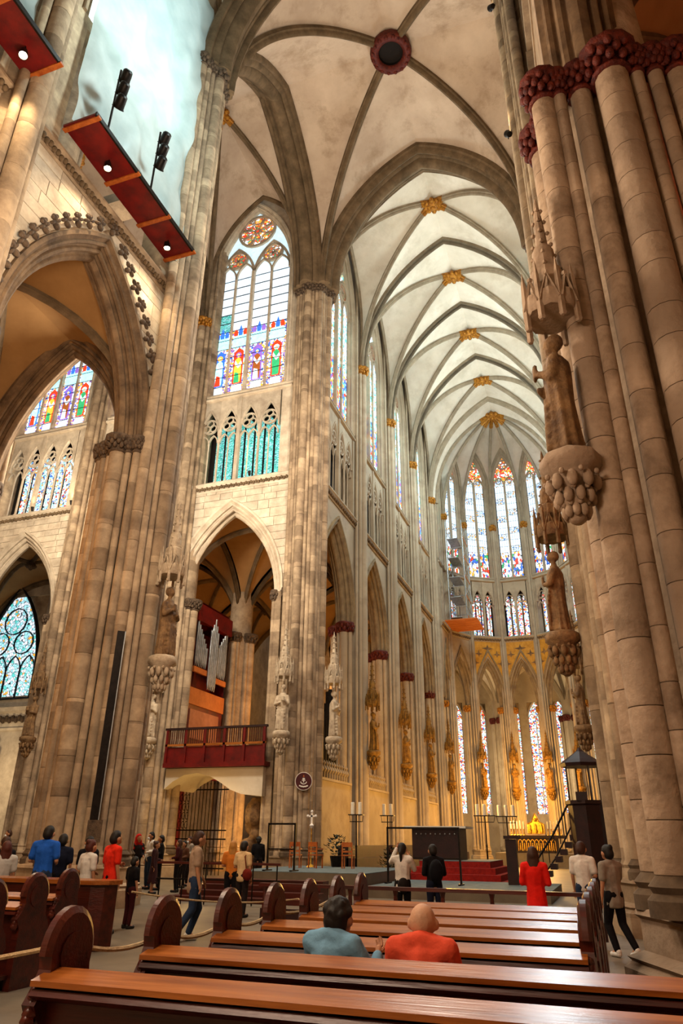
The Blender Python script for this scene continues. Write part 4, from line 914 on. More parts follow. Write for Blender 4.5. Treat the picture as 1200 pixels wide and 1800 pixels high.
# rope strung along the bench ends
def sag(a, b, d, n=12): a, b = Vector(a), Vector(b); return [a.lerp(b, i/n)-Vector((0, 0, d*4*(i/n)*(1-i/n))) for i in range(n+1)]
pts = [(-.3, -20.9, .78), (2.66, -20.3, .98), (2.66, -19.2, .93), (2.66, -18.15, .93), (2.66, -17.15, .93), (2.66, -15.25, .95)]
mb = MB()
for i in range(len(pts)-1): mb.tube(sag(pts[i], pts[i+1], .07 if i else .12), .017, 6)
tag(build(mb, 'barrier_rope', 'rope'), 'pale rope strung along the carved bench ends', 'rope')
mb = MB(); mb.tube(sag((-1.05, -14.2, .85), (-.2, -9.5, .5), .1), .016, 6); mb.tube(sag((-.2, -9.5, .5), (2.4, -12, .6), .1), .016, 6)
tag(build(mb, 'barrier_rope', 'rope'), 'pale rope from the left desk towards the steps', 'rope')
# long kneeling rail before the altar steps
K = thing('kneeling_rail', 'dark red kneeling rail with small posts before the altar steps', 'rail', (2.6, -10.5, 0)); build(MB().box(0, 0, .8, 6.4, .16, .06), 'top_rail', 'wood', K); build(MB().box(0, .05, .25, 6.4, .04, .28), 'panel', 'wood_dark', K)
for i in range(8): build(MB().lathe([(.06, 0), (.04, .1), (.05, .4), (.035, .68), (.06, .78)], 8), 'post', 'wood', K, (-3.1+i*.885, 0, 0))
# ------------------------------------------------------------------ altar platform, steps
def tread(name, label, c, s, m, edge=None, rz=0):
    o = tag(build(MB().box(0, 0, s[2]/2, *s), name, m, None, c, rz), label, 'step')
    if edge: build(MB().box(0, 0, s[2]+.01, s[0], s[1], .02), 'carpet', edge, o)
    return o
tread('podium', 'grey carpeted stone podium with chairs left of the altar', (-4.0, 2.5, 0), (4.8, 6.0, .62), 'floor_stone', 'grey_carpet')
tread('podium', 'wide grey-blue carpeted platform in front of the altar', (1.35, 1.5, 0), (5.7, 5.2, .28), 'floor_stone', 'grey_carpet')
for i, (l) in enumerate(('lowest', 'second', 'third', 'top')): tread('altar_step', '%s red carpeted step of the altar' % l, (-.1, 8.1+.22*i, .22*i), (4.4-.5*i, 5.2-.44*i, .22), 'red_carpet', 'grey_carpet' if i == 3 else None)
for i, l in enumerate(('lowest', 'second', 'third', 'fourth')): tread('wooden_step', '%s dark red wooden step left of the central aisle' % l, (-3.9, -4.6+.5*i, 0), (4.6-.25*i, .5, .13+.13*i), 'wood')
A = thing('altar', 'dark square stone altar block on red steps', 'altar', (-1.1, 8.9, .9)); build(MB().box(0, 0, .62, 2.1, 1.6, 1.24), 'block', 'wood_dark', A); build(MB().box(0, 0, 1.27, 2.7, 2.0, .08), 'slab', 'paper', A)
mb = MB()
for i in range(9): mb.ball((-.85+.21*i, -.81, 1.0), .035, 6, 4)
build(mb, 'studs', 'pipe_metal', A)
L_ = thing('lectern', 'tall dark lectern slab right of the altar steps', 'lectern', (2.75, 2.6, .3)); build(MB().prism([(-.16, -.3), (.2, -.3), (.16, .3), (-.1, .3)], 0, 1.4), 'pillar', 'wood_dark', L_); build(MB().box(.05, 0, 1.46, .5, .75, .1), 'desk_top', 'wood_dark', L_)
# high altar with gilded arcade, shrine and candles
H = thing('high_altar', 'high altar with a white arcaded front and dark top', 'altar', (.8, 35, .9)); build(MB().box(0, 0, .5, 3.0, 1.4, 1.0), 'body', 'wood_dark', H); build(MB().box(0, 0, 1.1, 4.2, 1.7, .2), 'slab', 'wood_dark', H)
mb = MB()
for i in range(9):
    x = -1.2+.3*i; mb.sweep([(x-.12, -.72, .15)]+archpath(.12, .2, 4, .7, x, -.72)+[(x+.12, -.72, .15)], [(-.05, 0), (-.05, .035), (.02, .035), (.02, 0)], (0, 1, 0))
    mb.lathe([(.05, 0), (.06, .25), (.035, .4), (.04, .5)], 6, (x, -.73, .18))
build(mb, 'arcade_figures', 'gold', H, smooth=40)
tag(build(MB().box(0, 0, .45, 6, 4, .9), 'altar_dais', 'floor_stone', None, (.8, 35.5, 0)), 'stone dais under the high altar', 'step')
S = thing('golden_shrine', 'gleaming golden reliquary shrine with a pointed gable', 'shrine', (.5, 38.2, 0)); build(MB().box(0, .2, 1.1, 1.4, 1.4, 2.2), 'pedestal', 'stone', S)
mb = MB(); mb.slab([(-.65, 2.25), (.65, 2.25), (.65, 2.95), (.3, 3.1), (0, 3.75), (-.3, 3.1), (-.65, 2.95)], -.2, 1.2); build(mb, 'body', 'gold', S)
mb = MB()
for x in (-.45, 0, .45): mb.lathe([(.1, 2.3), (.12, 2.5), (.07, 2.72), (.08, 2.85), (.02, 2.95)], 8, (x, -.25, 0))
mb.tube([(-.65, -.22, 2.95), (-.3, -.22, 3.1), (0, -.22, 3.75), (.3, -.22, 3.1), (.65, -.22, 2.95)], .05, 6); mb.ball((0, -.24, 3.25), .14, 8, 6); build(mb, 'figures', 'gold', S, smooth=50)
def candle(label, loc, h=.55, r=.035, st=.5, group=None, stick='gold'):
    C = thing('candlestick', label, 'candle', loc, 0, group); build(MB().lathe([(.12, 0), (.1, .04), (.03, .08), (.04, st*.5), (.025, st*.8), (.08, st)], 8), 'stick', stick, C, smooth=50); build(MB().lathe([(r, st), (r, st+h), (.005, st+h+.04)], 8), 'wax', 'candle_wax', C)
    return C
for i in range(5):
    candle('white altar candle left of the golden shrine, %s from the left' % ordn[i], (-1.15+.24*i, 35.6, 2.1), .5+.06*(i % 2), .04, .45, 'altar candles left of the shrine'); candle('white altar candle right of the golden shrine, %s from the left' % ordn[i], (1.6+.24*i, 35.6, 2.1), .5+.06*(i % 2), .04, .45, 'altar candles right of the shrine')
def candelabrum(label, loc, n, h):
    C = thing('candelabrum', label, 'candelabrum', loc); build(MB().lathe([(.26, 0), (.24, .05), (.05, .12), (.035, h*.5), (.05, h*.52), (.03, h*.55), (.03, h)], 10), 'pole', 'iron', C, smooth=40)
    t = MB(); t.box(0, 0, h, .34*n, .3, .04); t.box(0, 0, h-.28, .28*n, .22, .03)
    for i in range(n+1): t.tube([(-.14*n+.28*i*n/(n), 0, h-.28), (-.16*n+.32*i*n/n, 0, h)], .012, 5)
    build(t, 'tray', 'iron', C)
    for i in range(n): build(MB().lathe([(.085, h+.02), (.085, h+.5), (.07, h+.52)], 10), 'candle', 'candle_wax', C, (-.17*n+.17+.34*i, 0, 0))
    return C
candelabrum('iron stand with two thick white candles nearest the left pier', (-4.55, 7.6, 0), 2, 2.65); candelabrum('iron stand with two thick white candles left of the altar', (-3.9, 10.4, 0), 2, 2.7)
candelabrum('tall iron stand with three candles left of the high altar', (.45, 12.2, 0), 3, 2.75); candelabrum('tall iron stand with three candles next to the high altar', (1.35, 13.2, 0), 3, 2.75)
# pulpit
P = thing('pulpit', 'dark carved pulpit with a tester roof on thin posts', 'pulpit', (5.35, 4.6, 0)); build(MB().lathe([(.5, 0), (.5, .5), (.62, .6), (.66, 2.85), (.74, 2.9), (.74, 3.02)], 8), 'body', 'wood_dark', P); build(MB().lathe([(.75, 4.2), (.78, 4.32), (.6, 4.45), (.15, 4.75), (.02, 4.9)], 8), 'tester', 'wood_dark', P)
for a in (0, PI/2, PI, 3*PI/2): build(MB().lathe([(.04, 3.0), (.03, 3.1), (.03, 4.2)], 6), 'post', 'wood_dark', P, (.6*math.cos(a+.4), .6*math.sin(a+.4), 0))
build(MB().prism([(-.2, -.25), (.2, -.25), (.2, .0), (-.2, .0)], 3.0, 3.3), 'reading_desk', 'wood_dark', P, (-.1, -.45, 0))
mb = MB(); mb.tube([(-2.0, .4, 1.0), (-1.3, .3, 1.9), (-.6, .2, 3.0)], .04, 6); mb.tube([(-2.0, .4, .3), (-1.3, .3, 1.1), (-.6, .2, 2.2)], .03, 6)
for i in range(7): t = i/6; mb.tube([(-2+1.4*t, .4-.2*t, .3+1.9*t), (-2+1.4*t, .4-.2*t, 1.0+2.0*t)], .02, 5)
build(mb, 'stair_rail', 'iron', P); mb = MB()
for i in range(8): mb.box(-2.0+.2*i, .5, .1+.24*i, .24, .7, .2)
build(mb, 'stair', 'wood_dark', P)
# choir stalls and painted screens between the choir piers
for k in range(4):
    y = 11.1+7.4*k; S = thing('choir_screen', 'plain stone choir screen with a pierced crest in the %s left bay' % ordn[k], 'screen', (-7.1, y, 0), PI/2); build(MB().box(0, 0, 2.15, 5.5, .3, 4.3), 'panel', 'choir_stone', S); build(MB().box(0, -.02, 4.36, 5.6, .44, .12), 'coping', 'choir_stone', S)
    mb = MB()
    for i in range(14): mb.lathe([(.07, 4.42), (.07, 4.7), (.16, 4.85), (.05, 5.05), (.09, 5.15), (.01, 5.3)], 6, (-2.5+.385*i, 0, 0))
    build(mb, 'cresting', 'choir_stone', S)
    T = thing('choir_stall', 'dark wooden choir stall row below the %s left screen' % ordn[k], 'stall', (-5.3, y, 0), PI/2); build(MB().box(0, 0, .7, 6.2, .5, 1.4), 'back', 'wood_dark', T); build(MB().box(0, -.4, .45, 6.2, .5, .9), 'desk', 'wood_dark', T)
O = thing('choir_organ', 'dark organ pipes behind the first left choir screen', 'organ', (-7.6, 11.1, 0), PI/2)
for i in range(11): h = 2.2+1.6*abs(math.sin(i*.6)); build(MB().lathe([(.05, 5.0), (.14, 5.4), (.14, 5.4+h), (.12, 5.4+h)], 8), 'pipe', 'iron', O, (-1.9+.38*i, 0, 0), smooth=50)
build(MB().box(0, .3, 4.9, 4.6, .8, .3), 'case_base', 'wood_dark', O)
# ------------------------------------------------------------------ transept organ with gallery
G = thing('organ', 'red cased pipe organ with silver pipes inside the transept arch', 'organ', (-15.75, 11.1, .0))
mb = MB(); mb.box(-.35, 0, 6.9, 2.7, 4.0, 4.6); mb.box(-1.3, 1.0, 2.4, .8, 1.6, 4.8); mb.add([(-1.7, -2.0, 9.2), (1.0, -2.0, 9.2), (1.0, -2.0, 14.2), (-1.7, -2.0, 12.6), (-1.7, 2.0, 9.2), (1.0, 2.0, 9.2), (1.0, 2.0, 14.2), (-1.7, 2.0, 12.6)], [(0, 1, 2, 3), (7, 6, 5, 4), (3, 2, 6, 7), (0, 3, 7, 4)]); mb.box(-.7, 0, 11, 1.8, 3.9, 3.6)
build(mb, 'case', 'red_panel', G); build(MB().box(1.05, 0, 13.45, .4, 4.05, 1.0), 'cornice', 'red_panel', G)
build(MB().box(1.03, 0, 8.75, .12, 4.0, .9), 'toe_board', 'orange_panel', G); build(MB().box(1.03, -.1, 7.3, .1, 3.2, 1.5), 'console_panel', 'salmon_panel', G)
for g, (y0, n, z0, hh, inv) in enumerate(((-1.75, 7, 10.4, 2.6, 0), (-.35, 5, 9.3, 4.2, 1), (.7, 6, 10.2, 2.9, 0))):
    for i in range(n):
        h = hh*(1-.09*(i if not inv else abs(i-n//2))) if g != 2 else hh*(.6+.08*i); y = y0+.19*i
        build(MB().lathe([(.02, 0), (.075, .35), (.075, .36), (.07, .45), (.078, .5), (.078, h), (.06, h)], 8), 'pipe', 'pipe_metal', G, (1.12+(.1 if inv else 0), y, z0), smooth=50)
for y0, y1, z, m in ((-1.85, -.4, 10.2, 'orange_panel'), (.6, 1.9, 10.0, 'orange_panel')): build(MB().box(1.1, (y0+y1)/2, z, .12, y1-y0, .3), 'pipe_rail', m, G)
Gy = thing('organ_gallery', 'dark red panelled organ gallery across the transept arch', 'gallery', (-11.25, 6.4, 0)); w_ = 5.4
build(MB().box(0, 1.4, 4.8, w_, 3.2, .2), 'floor', 'red_panel', Gy); build(MB().box(0, -.12, 6.48, w_+.1, .16, .1), 'handrail', 'wood_dark', Gy); build(MB().box(0, -.14, 5.72, w_, .1, .1), 'mid_rail', 'wood_ledge', Gy)
for i in range(6):
    build(MB().box(-w_/2+.08+i*(w_-.16)/5, -.12, 5.6, .12, .14, 1.7), 'post', 'red_panel', Gy)
    if i < 5:
        build(MB().box(-w_/2+.08+(i+.5)*(w_-.16)/5, -.08, 5.2, (w_-.3)/5-.06, .05, .86), 'panel', 'red_panel', Gy)
        mb = MB()
        for j in range(8): mb.box(-w_/2+.2+i*(w_-.16)/5+j*.115, -.1, 6.1, .04, .04, .66)
        build(mb, 'balusters', 'wood', Gy)
# plaster soffit with a shallow arch, and the rock-like pillar under the gallery
mb = MB(); lo = [(-13.95, 3.75), (-13.5, 4.1), (-12.9, 4.38), (-12.2, 4.45), (-11.5, 4.3), (-10.9, 4.0), (-10.4, 3.7), (-9.8, 3.5), (-8.75, 3.4)]
mb.slab(lo+[(-8.75, 4.68), (-13.95, 4.68)], 6.55, 9.3); tag(build(mb, 'gallery_soffit', 'plaster', smooth=30), 'curved plaster soffit lit yellow under the organ gallery', 'soffit')
mb = MB(); r_ = random.Random(3)
for i in range(24): mb.ball((-9.55+r_.uniform(-.3, .3), 7.7+r_.uniform(-.5, .5), .3+i*.125), r_.uniform(.26, .4)*(1+.05*max(0, i-12)), 8, 6)
mb.v = [(x, y, max(0, min(z, 3.42))) for x, y, z in mb.v]
tag(new('rock_pillar', remesh(mb, .07, 1, 'statue_stone')), 'dark rock-like pillar carrying the organ gallery', 'pillar')
Gr = thing('iron_grille', 'black iron grille with spikes before the lit chapel', 'grille', (-13.6, 9.4, 0))
for i in range(16): build(MB().tube([(-1.6+.2*i, 0, 0), (-1.6+.2*i, 0, 4.15)], .02, 5).lathe([(.035, 4.15), (.002, 4.4)], 5, (-1.6+.2*i, 0, 0)), 'bar', 'iron', Gr)
for z in (.3, 1.6, 2.0, 3.9): build(MB().box(0, 0, z, 3.3, .05, .06), 'rail', 'iron', Gr)
mb = MB()
for i in range(5):
    for j in range(4): mb.tube([(-1.45+.2*i+.08*math.cos(t*PI/4), -.02, 2.25+.42*j+.17*math.sin(t*PI/4)) for t in range(8)], .018, 4, None, True)
build(mb, 'scrollwork', 'iron', Gr)
# ------------------------------------------------------------------ nave gallery boards, plastic sheet, spotlights
def spot(label, loc, tgt, e=120, color=WARM, ang=100, size=.12, group='spotlights', name='spotlight', vis=True):
    S = thing(name, label, 'spotlight', loc, 0, group); bpy.context.view_layer.update(); d = (Vector(tgt)-Vector(loc)).normalized(); q = d.to_track_quat('-Z', 'Y').to_euler()
    h = build(MB().lathe([(.05, .22), (size*.8, .2), (size, .0), (size*1.05, -.06), (size*.9, -.06), (size*.85, .0)], 12), 'housing', 'iron', S, smooth=40); h.rotation_euler = q
    l = build(MB().lathe([(.005, -.035), (size*.85, -.03)], 12), 'lens', 'lens', S); l.rotation_euler = q
    build(MB().tube([(0, 0, 0), (0, 0, .33 if d.z < -.5 else -.25)], .02, 5), 'bracket', 'iron', S)
    if e: lamp('spot_light', 'SPOT', tuple(d*.12), e, color, .08, None, ang, .7, S).rotation_euler = q
    return S
for k, (y0, y1, lb) in enumerate(((-14.35, -8.75, 'dark red spotlight board hanging under the plastic sheet'), (-22.0, -15.9, 'dark red spotlight board at the upper left corner'))):
    Bd = thing('lighting_board', lb, 'board', (-6.0, (y0+y1)/2, 20.85)); build(MB().box(0, 0, 0, 1.15, y1-y0, .08), 'board', 'red_panel', Bd)
    for t in (-.48, -.12, .2, .5): build(MB().box(.02, t*(y1-y0), -.06, 1.3, .14, .06), 'cross_beam', 'wood_chair', Bd)
    build(MB().box(.6, 0, .0, .06, y1-y0, .16), 'edge_rail', 'iron', Bd)
spot('warm spotlight glowing under the far end of the red board', (-5.95, -9.55, 20.45), (-3.5, -8.5, 0), 550, WARM, 120); spot('warm spotlight glowing under the near end of the red board', (-5.95, -12.95, 20.45), (-3, -13, 0), 550, WARM, 120)
spot('warm spotlight glowing at the upper left corner', (-5.95, -16.6, 20.45), (-2, -18, 0), 700, WARM, 120)
spot('upper spotlight on the dark right pier', (5.9, -7.5, 31.1), (0, 0, 40), 500, WARM, 110); spot('lower spotlight on the dark right pier', (5.9, -7.5, 23.8), (0, 2, 40), 500, WARM, 110)
for i, (x, l) in enumerate(((-14.2, 'left uplight on the sill below the teal triforium'), (-10.7, 'right uplight on the sill below the teal triforium'), (-29.2, 'left uplight on the far sill seen through the crocketed arch'), (-26.0, 'middle uplight on the far sill seen through the crocketed arch'), (-23.0, 'right uplight on the far sill seen through the crocketed arch'))): spot(l, (x, 6.68, 20.62), (x+.3, 2.0, 40), 150, WARM, 110, .09, 'sill uplights')
def sheetmesh(y0, y1, z0, z1):
    mb = MB(); n, m = 60, 110; vs = []; fs = []; r_ = random.Random(9)
    ph = [r_.uniform(0, 6) for _ in range(8)]
    for i in range(n+1):
        for j in range(m+1):
            u, v = i/n, j/m; d = .12*math.sin(u*19+ph[0]+3*v+2*math.sin(v*9))+.08*abs(math.sin((u*.8-v*1.7)*17+ph[4]))+.08*abs(math.sin((u*1.1+v*1.9)*13+ph[5]))+.07*math.sin(u*31+ph[1]-9*v)+.09*math.sin((u+v)*23+ph[2])+.05*math.sin(v*37+ph[3]+5*u)+.28*max(0, .12-v)*math.sin(u*25)*4
            vs.append((-6.55+.5*max(0, .25-v)+d*.55, y0+(y1-y0)*u, z0+(z1-z0)*v))
    for i in range(n):
        for j in range(m): q = i*(m+1)+j; fs.append((q, q+1, q+m+2, q+m+1))
    return mb.add(vs, fs)
tag(build(sheetmesh(-14.3, -8.2, 21.1, 37), 'plastic_sheet', 'sheet', smooth=50), 'huge pale crinkled plastic sheet hung over the nave window', 'sheet')
tag(build(sheetmesh(-22, -16.2, 21.1, 31), 'plastic_sheet', 'sheet', smooth=50), 'pale plastic sheet at the upper left corner', 'sheet')
for y, lb in ((-13.65, 'stack of dark stage lamps on a pole at the upper end of the red board'), (-11.35, 'stack of dark stage lamps on a pole at the middle of the red board')):
    T = thing('stage_lamp_pole', lb, 'stage lamp', (-5.55, y, 20.95)); build(MB().tube([(0, 0, 0), (0, 0, 3.0)], .035, 6), 'pole', 'iron', T); build(MB().tube([(0, 0, 1.2), (-.5, .5, 0)], .02, 5), 'brace', 'iron', T)
    for z in (1.5, 2.1, 2.7): o = build(MB().lathe([(.1, .2), (.15, .15), (.17, -.2), (.2, -.24), (.15, -.2)], 10), 'lamp_head', 'iron', T, (.2, .06, z), smooth=40); o.rotation_euler = (1.1, 0, 1.0)
# ------------------------------------------------------------------ scaffold in the apse
S = thing('scaffold_tower', 'aluminium scaffold tower standing on a wooden deck at the left of the apse', 'scaffold', (-4.8, 40.2, 20.4)); xs, ys = (-.7, .9), (-1.4, 1.4)
for x in xs:
    for y in ys: build(MB().tube([(x, y, 0), (x, y, 10.2)], .04, 6), 'pole', 'steel', S)
for k in range(5):
    z = .3+2.0*k; build(MB().box(-.1, 0, z, 1.0, 2.8, .05), 'deck', 'steel', S); mb = MB()
    for x in xs: mb.tube([(x, ys[0], z+1.0), (x, ys[1], z+1.0)], .03, 5); mb.tube([(x, ys[0], z), (x, ys[1], z+2)], .025, 5)
    for y in ys: mb.tube([(xs[0], y, z+1.0), (xs[1], y, z+1.0)], .03, 5)
    build(mb, 'brace', 'steel', S); build(MB().box(.92, 0, z+.12, .03, 2.8, .16), 'toe_board', 'orange_panel', S)
for i in range(6): build(MB().box(.4, -1.75+.7*i, -.12, 3.0, .62, .1), 'plank', 'orange_panel', S)
# ------------------------------------------------------------------ round sign, cable duct, plaque
S = thing('round_sign', 'round dark red sign with a white emblem on the grey pier', 'sign', (-6.66, 6.42, 4.0), .42); sg = .36
mb = MB(); mb.lathe([(sg*1.08, 0), (sg*1.08, .05)], 32); build(mb.xf(Matrix.Rotation(PI/2, 4, 'X')), 'rim', 'sign_white', S); mb = MB(); mb.lathe([(sg, 0), (sg, .06)], 32); build(mb.xf(Matrix.Rotation(PI/2, 4, 'X')), 'disc', 'sign_red', S)
mb = MB(); y0, y1 = -.075, -.06
mb.slab([(-.025, -.05), (.025, -.05), (.025, .14), (-.025, .14)], y0, y1); mb.slab([(-.08, .02), (.08, .02), (.08, .055), (-.08, .055)], y0, y1)
mb.slab([(-.055, .07), (-.03, .07), (-.03, .13), (-.055, .13)], y0, y1); mb.slab([(.03, .07), (.055, .07), (.055, .13), (.03, .13)], y0, y1)
mb.sweep([(.13*math.cos(PI+PI*i/8), y0, -.02+.1*math.sin(PI+PI*i/8)) for i in range(9)], [(0, -.018), (.015, -.018), (.015, .018), (0, .018)], (0, 1, 0))
mb.sweep([(-.2+.4*i/8, y0, -.19-.045*math.sin(PI*i/8)+.01*(i % 2)) for i in range(9)], [(0, -.028), (.015, -.028), (.015, .028), (0, .028)], (0, 1, 0)); build(mb, 'emblem', 'sign_white', S)
build(MB().slab([(-.035, .17), (.035, .17), (.02, .24), (0, .27), (-.02, .24)], y0, y1), 'flame', 'wood_chair', S)
D_ = thing('cable_duct', 'long dark cable duct running up the great left pier', 'duct', (-6.25, -8.55, 0), .75); build(MB().box(0, 0, 4.4, .2, .1, 5.0), 'cover', 'iron', D_); build(MB().box(.11, 0, 4.4, .025, .12, 5.0), 'rail', 'steel', D_)
tag(build(MB().box(0, 0, 0, .35, .04, .5), 'plaque', 'foliage_dark', None, (-5.85, -9.0, 1.75), .6), 'small dark plaque on the foot of the great left pier', 'plaque')
# ------------------------------------------------------------------ display frames, chairs, plants, processional cross
def frame(label, loc, w, h, rz=0.0):
    F = thing('metal_frame', label, 'frame', loc, rz)
    for s in (-1, 1): build(MB().box(s*w/2, 0, h/2, .06, .06, h), 'post', 'iron', F); build(MB().box(s*w/2, 0, .02, .1, .6, .04), 'foot', 'iron', F)
    build(MB().box(0, 0, h-.03, w, .06, .06), 'top_bar', 'iron', F); build(MB().box(0, 0, h*.45, w, .03, .04), 'cross_bar', 'iron', F)
frame('black metal frame stand left of the chairs', (-4.75, -.1, .64), 1.0, 1.5); frame('wide black metal frame before the altar', (-.05, 1.2, .3), 2.5, 1.75)
def chair(label, loc, rz):
    C = thing('chair', label, 'chair', loc, rz, 'wooden chairs on the podium'); build(MB().box(0, 0, .45, .44, .42, .04), 'seat', 'wood_chair', C)
    for x in (-.19, .19):
        build(MB().box(x, .18, .22, .04, .04, .44), 'leg', 'wood_chair', C); build(MB().box(x, -.18, .45, .04, .04, .9), 'leg', 'wood_chair', C); build(MB().box(x, 0, .66, .05, .4, .04), 'armrest', 'wood_chair', C)
    build(MB().box(0, -.19, .82, .42, .03, .16), 'backrest', 'wood_chair', C); build(MB().box(0, -.19, .58, .42, .03, .06), 'back_rail', 'wood_chair', C)
chair('orange wooden armchair left of the processional cross', (-5.5, 3.0, .64), .2); chair('orange wooden armchair right of the processional cross', (-4.75, 3.2, .64), -.3); chair('orange wooden armchair beside the plant', (-3.5, 3.4, .64), .1)
C = thing('processional_cross', 'white processional cross on a staff between the chairs', 'cross', (-5.3, 4.1, .64)); build(MB().lathe([(.18, 0), (.16, .05), (.03, .1), (.02, 1.5)], 8), 'staff', 'gold', C)
mb = MB(); mb.box(0, 0, 1.75, .07, .05, .55); mb.box(0, 0, 1.85, .34, .05, .07)
for x, z in ((-.17, 1.85), (.17, 1.85), (0, 2.02)): mb.ball((x, 0, z), .06, 6, 5)
mb.lathe([(.03, 1.4), (.1, 1.5), (.03, 1.58)], 8); build(mb, 'cross_head', 'sign_white', C)
def plant(label, loc, r, h, seed):
    P = thing('potted_plant', label, 'plant', loc); build(MB().lathe([(.2, 0), (.28, .4), (.26, .4)], 12), 'pot', 'iron', P); r_ = random.Random(seed); mb = MB()
    for i in range(170):
        a, t, q = r_.uniform(0, 2*PI), r_.uniform(0, 1), r*math.sqrt(r_.uniform(.05, 1)); p = Vector((q*math.cos(a)*math.sin(PI*(.15+.8*t)), q*math.sin(a)*math.sin(PI*(.15+.8*t)), .4+h*t)); d = Vector((math.cos(a), math.sin(a), r_.uniform(-.3, .9))).normalized()*r_.uniform(.12, .22); n = d.cross(Vector((0, 0, 1))).normalized()*.05
        mb.add([p, p+d*.5+n, p+d, p+d*.5-n], [(0, 1, 2, 3)])
    tag(build(mb, 'foliage', 'leaf', P), kind='stuff')
plant('dark round bush in a pot left of the altar', (-4.5, 4.9, .64), .5, .75, 1); plant('green altar plant beside the candle stand', (-3.3, 8.6, 0), .4, .95, 2); plant('low dark bush before the altar', (-3.0, 7.2, 0), .4, .7, 3)
# handrail before the crowd
R_ = thing('handrail', 'dark red wooden rail on thin iron legs before the crowd', 'rail', (-4.2, -5.6, 0), .1); build(MB().box(0, 0, 1.0, 3.6, .1, .06), 'rail', 'wood', R_); build(MB().box(0, 0, .6, 3.6, .04, .04), 'lower_bar', 'iron', R_)
for i in range(6): build(MB().tube([(-1.7+.68*i, 0, 0), (-1.7+.68*i, 0, 1.0)], .02, 5), 'leg', 'iron', R_)
# ------------------------------------------------------------------ side altar far left
A = thing('side_altar', 'side altar with a red cloth at the far left edge', 'altar', (-33.4, 13.9, 0)); build(MB().box(0, 0, 1.2, 3.4, 1.1, 2.4), 'table', 'stone_pale', A); build(MB().box(.3, -.6, 2.2, 2.8, .06, 2.6), 'red_cloth', 'sign_red', A)
tag(new('gilt_group', statue_mesh(2, 'statue_gilt'), None, (-32.6, 14.2, 5.2)), 'brown carved figure above the red altar', 'statue')
for i in range(5): candle('white candle on the red side altar, %s from the left' % ordn[i], (-34.2+.42*i, 13.72, 3.52), .7, .07, .6, 'candles on the red side altar', 'iron')
build(MB().box(0, 0, 1.8, 3.0, .8, .1), 'candle_shelf', 'wood_dark', A, (0, .1, 1.65)); build(MB().lathe([(.2, 4.3), (.45, 4.7), (.4, 5.2)], 10), 'figure_bracket', 'wood_dark', A, (.8, .75, 0))
# ------------------------------------------------------------------ people
def cloth(name, c, r=.85):
    if name not in MATS: mat(name, tuple(x*.75 for x in c[:3])+(1,), c, r, 7, bump=.35, bscale=9, spec=.15)
    return name
for n_, c_ in (('skin', '#b5805e'), ('skin_pale', '#c79a7a'), ('hair_dark', '#15100c'), ('hair_brown', '#3a2012'), ('hair_blond', '#b07a34'), ('hair_red', '#4a1c10'), ('shoe_white', '#d8d4cc'), ('shoe_dark', '#1a1614')):
    mat(n_, hexc(c_, .8), hexc(c_), .6, 14, bump=.1)
mat('mask', hexc('#cfd8de'), hexc('#e6ecef'), .8, 10)
def limb(mb, pts, rs):
    for i in range(len(pts)-1): cap(mb, pts[i], pts[i+1], rs[i], rs[i+1])
ARMS = {'down': ((.04, .0, -.28), (.05, .06, -.54)), 'hold': ((.06, -.02, -.27), (-.06, .22, -.3)), 'phone': ((.07, .12, -.2), (-.1, .3, .06)), 'cross': ((.06, .0, -.28), (-.2, .17, -.25)), 'swing': ((.05, .08, -.26), (.03, .2, -.48)), 'back': ((.05, -.1, -.26), (.05, -.16, -.52)), 'chin': ((.1, .12, -.2), (.06, .24, -.08)), 'lap': ((.05, .12, -.26), (-.08, .38, -.3)), 'raise': ((.12, .16, -.06), (.02, .3, .22))}
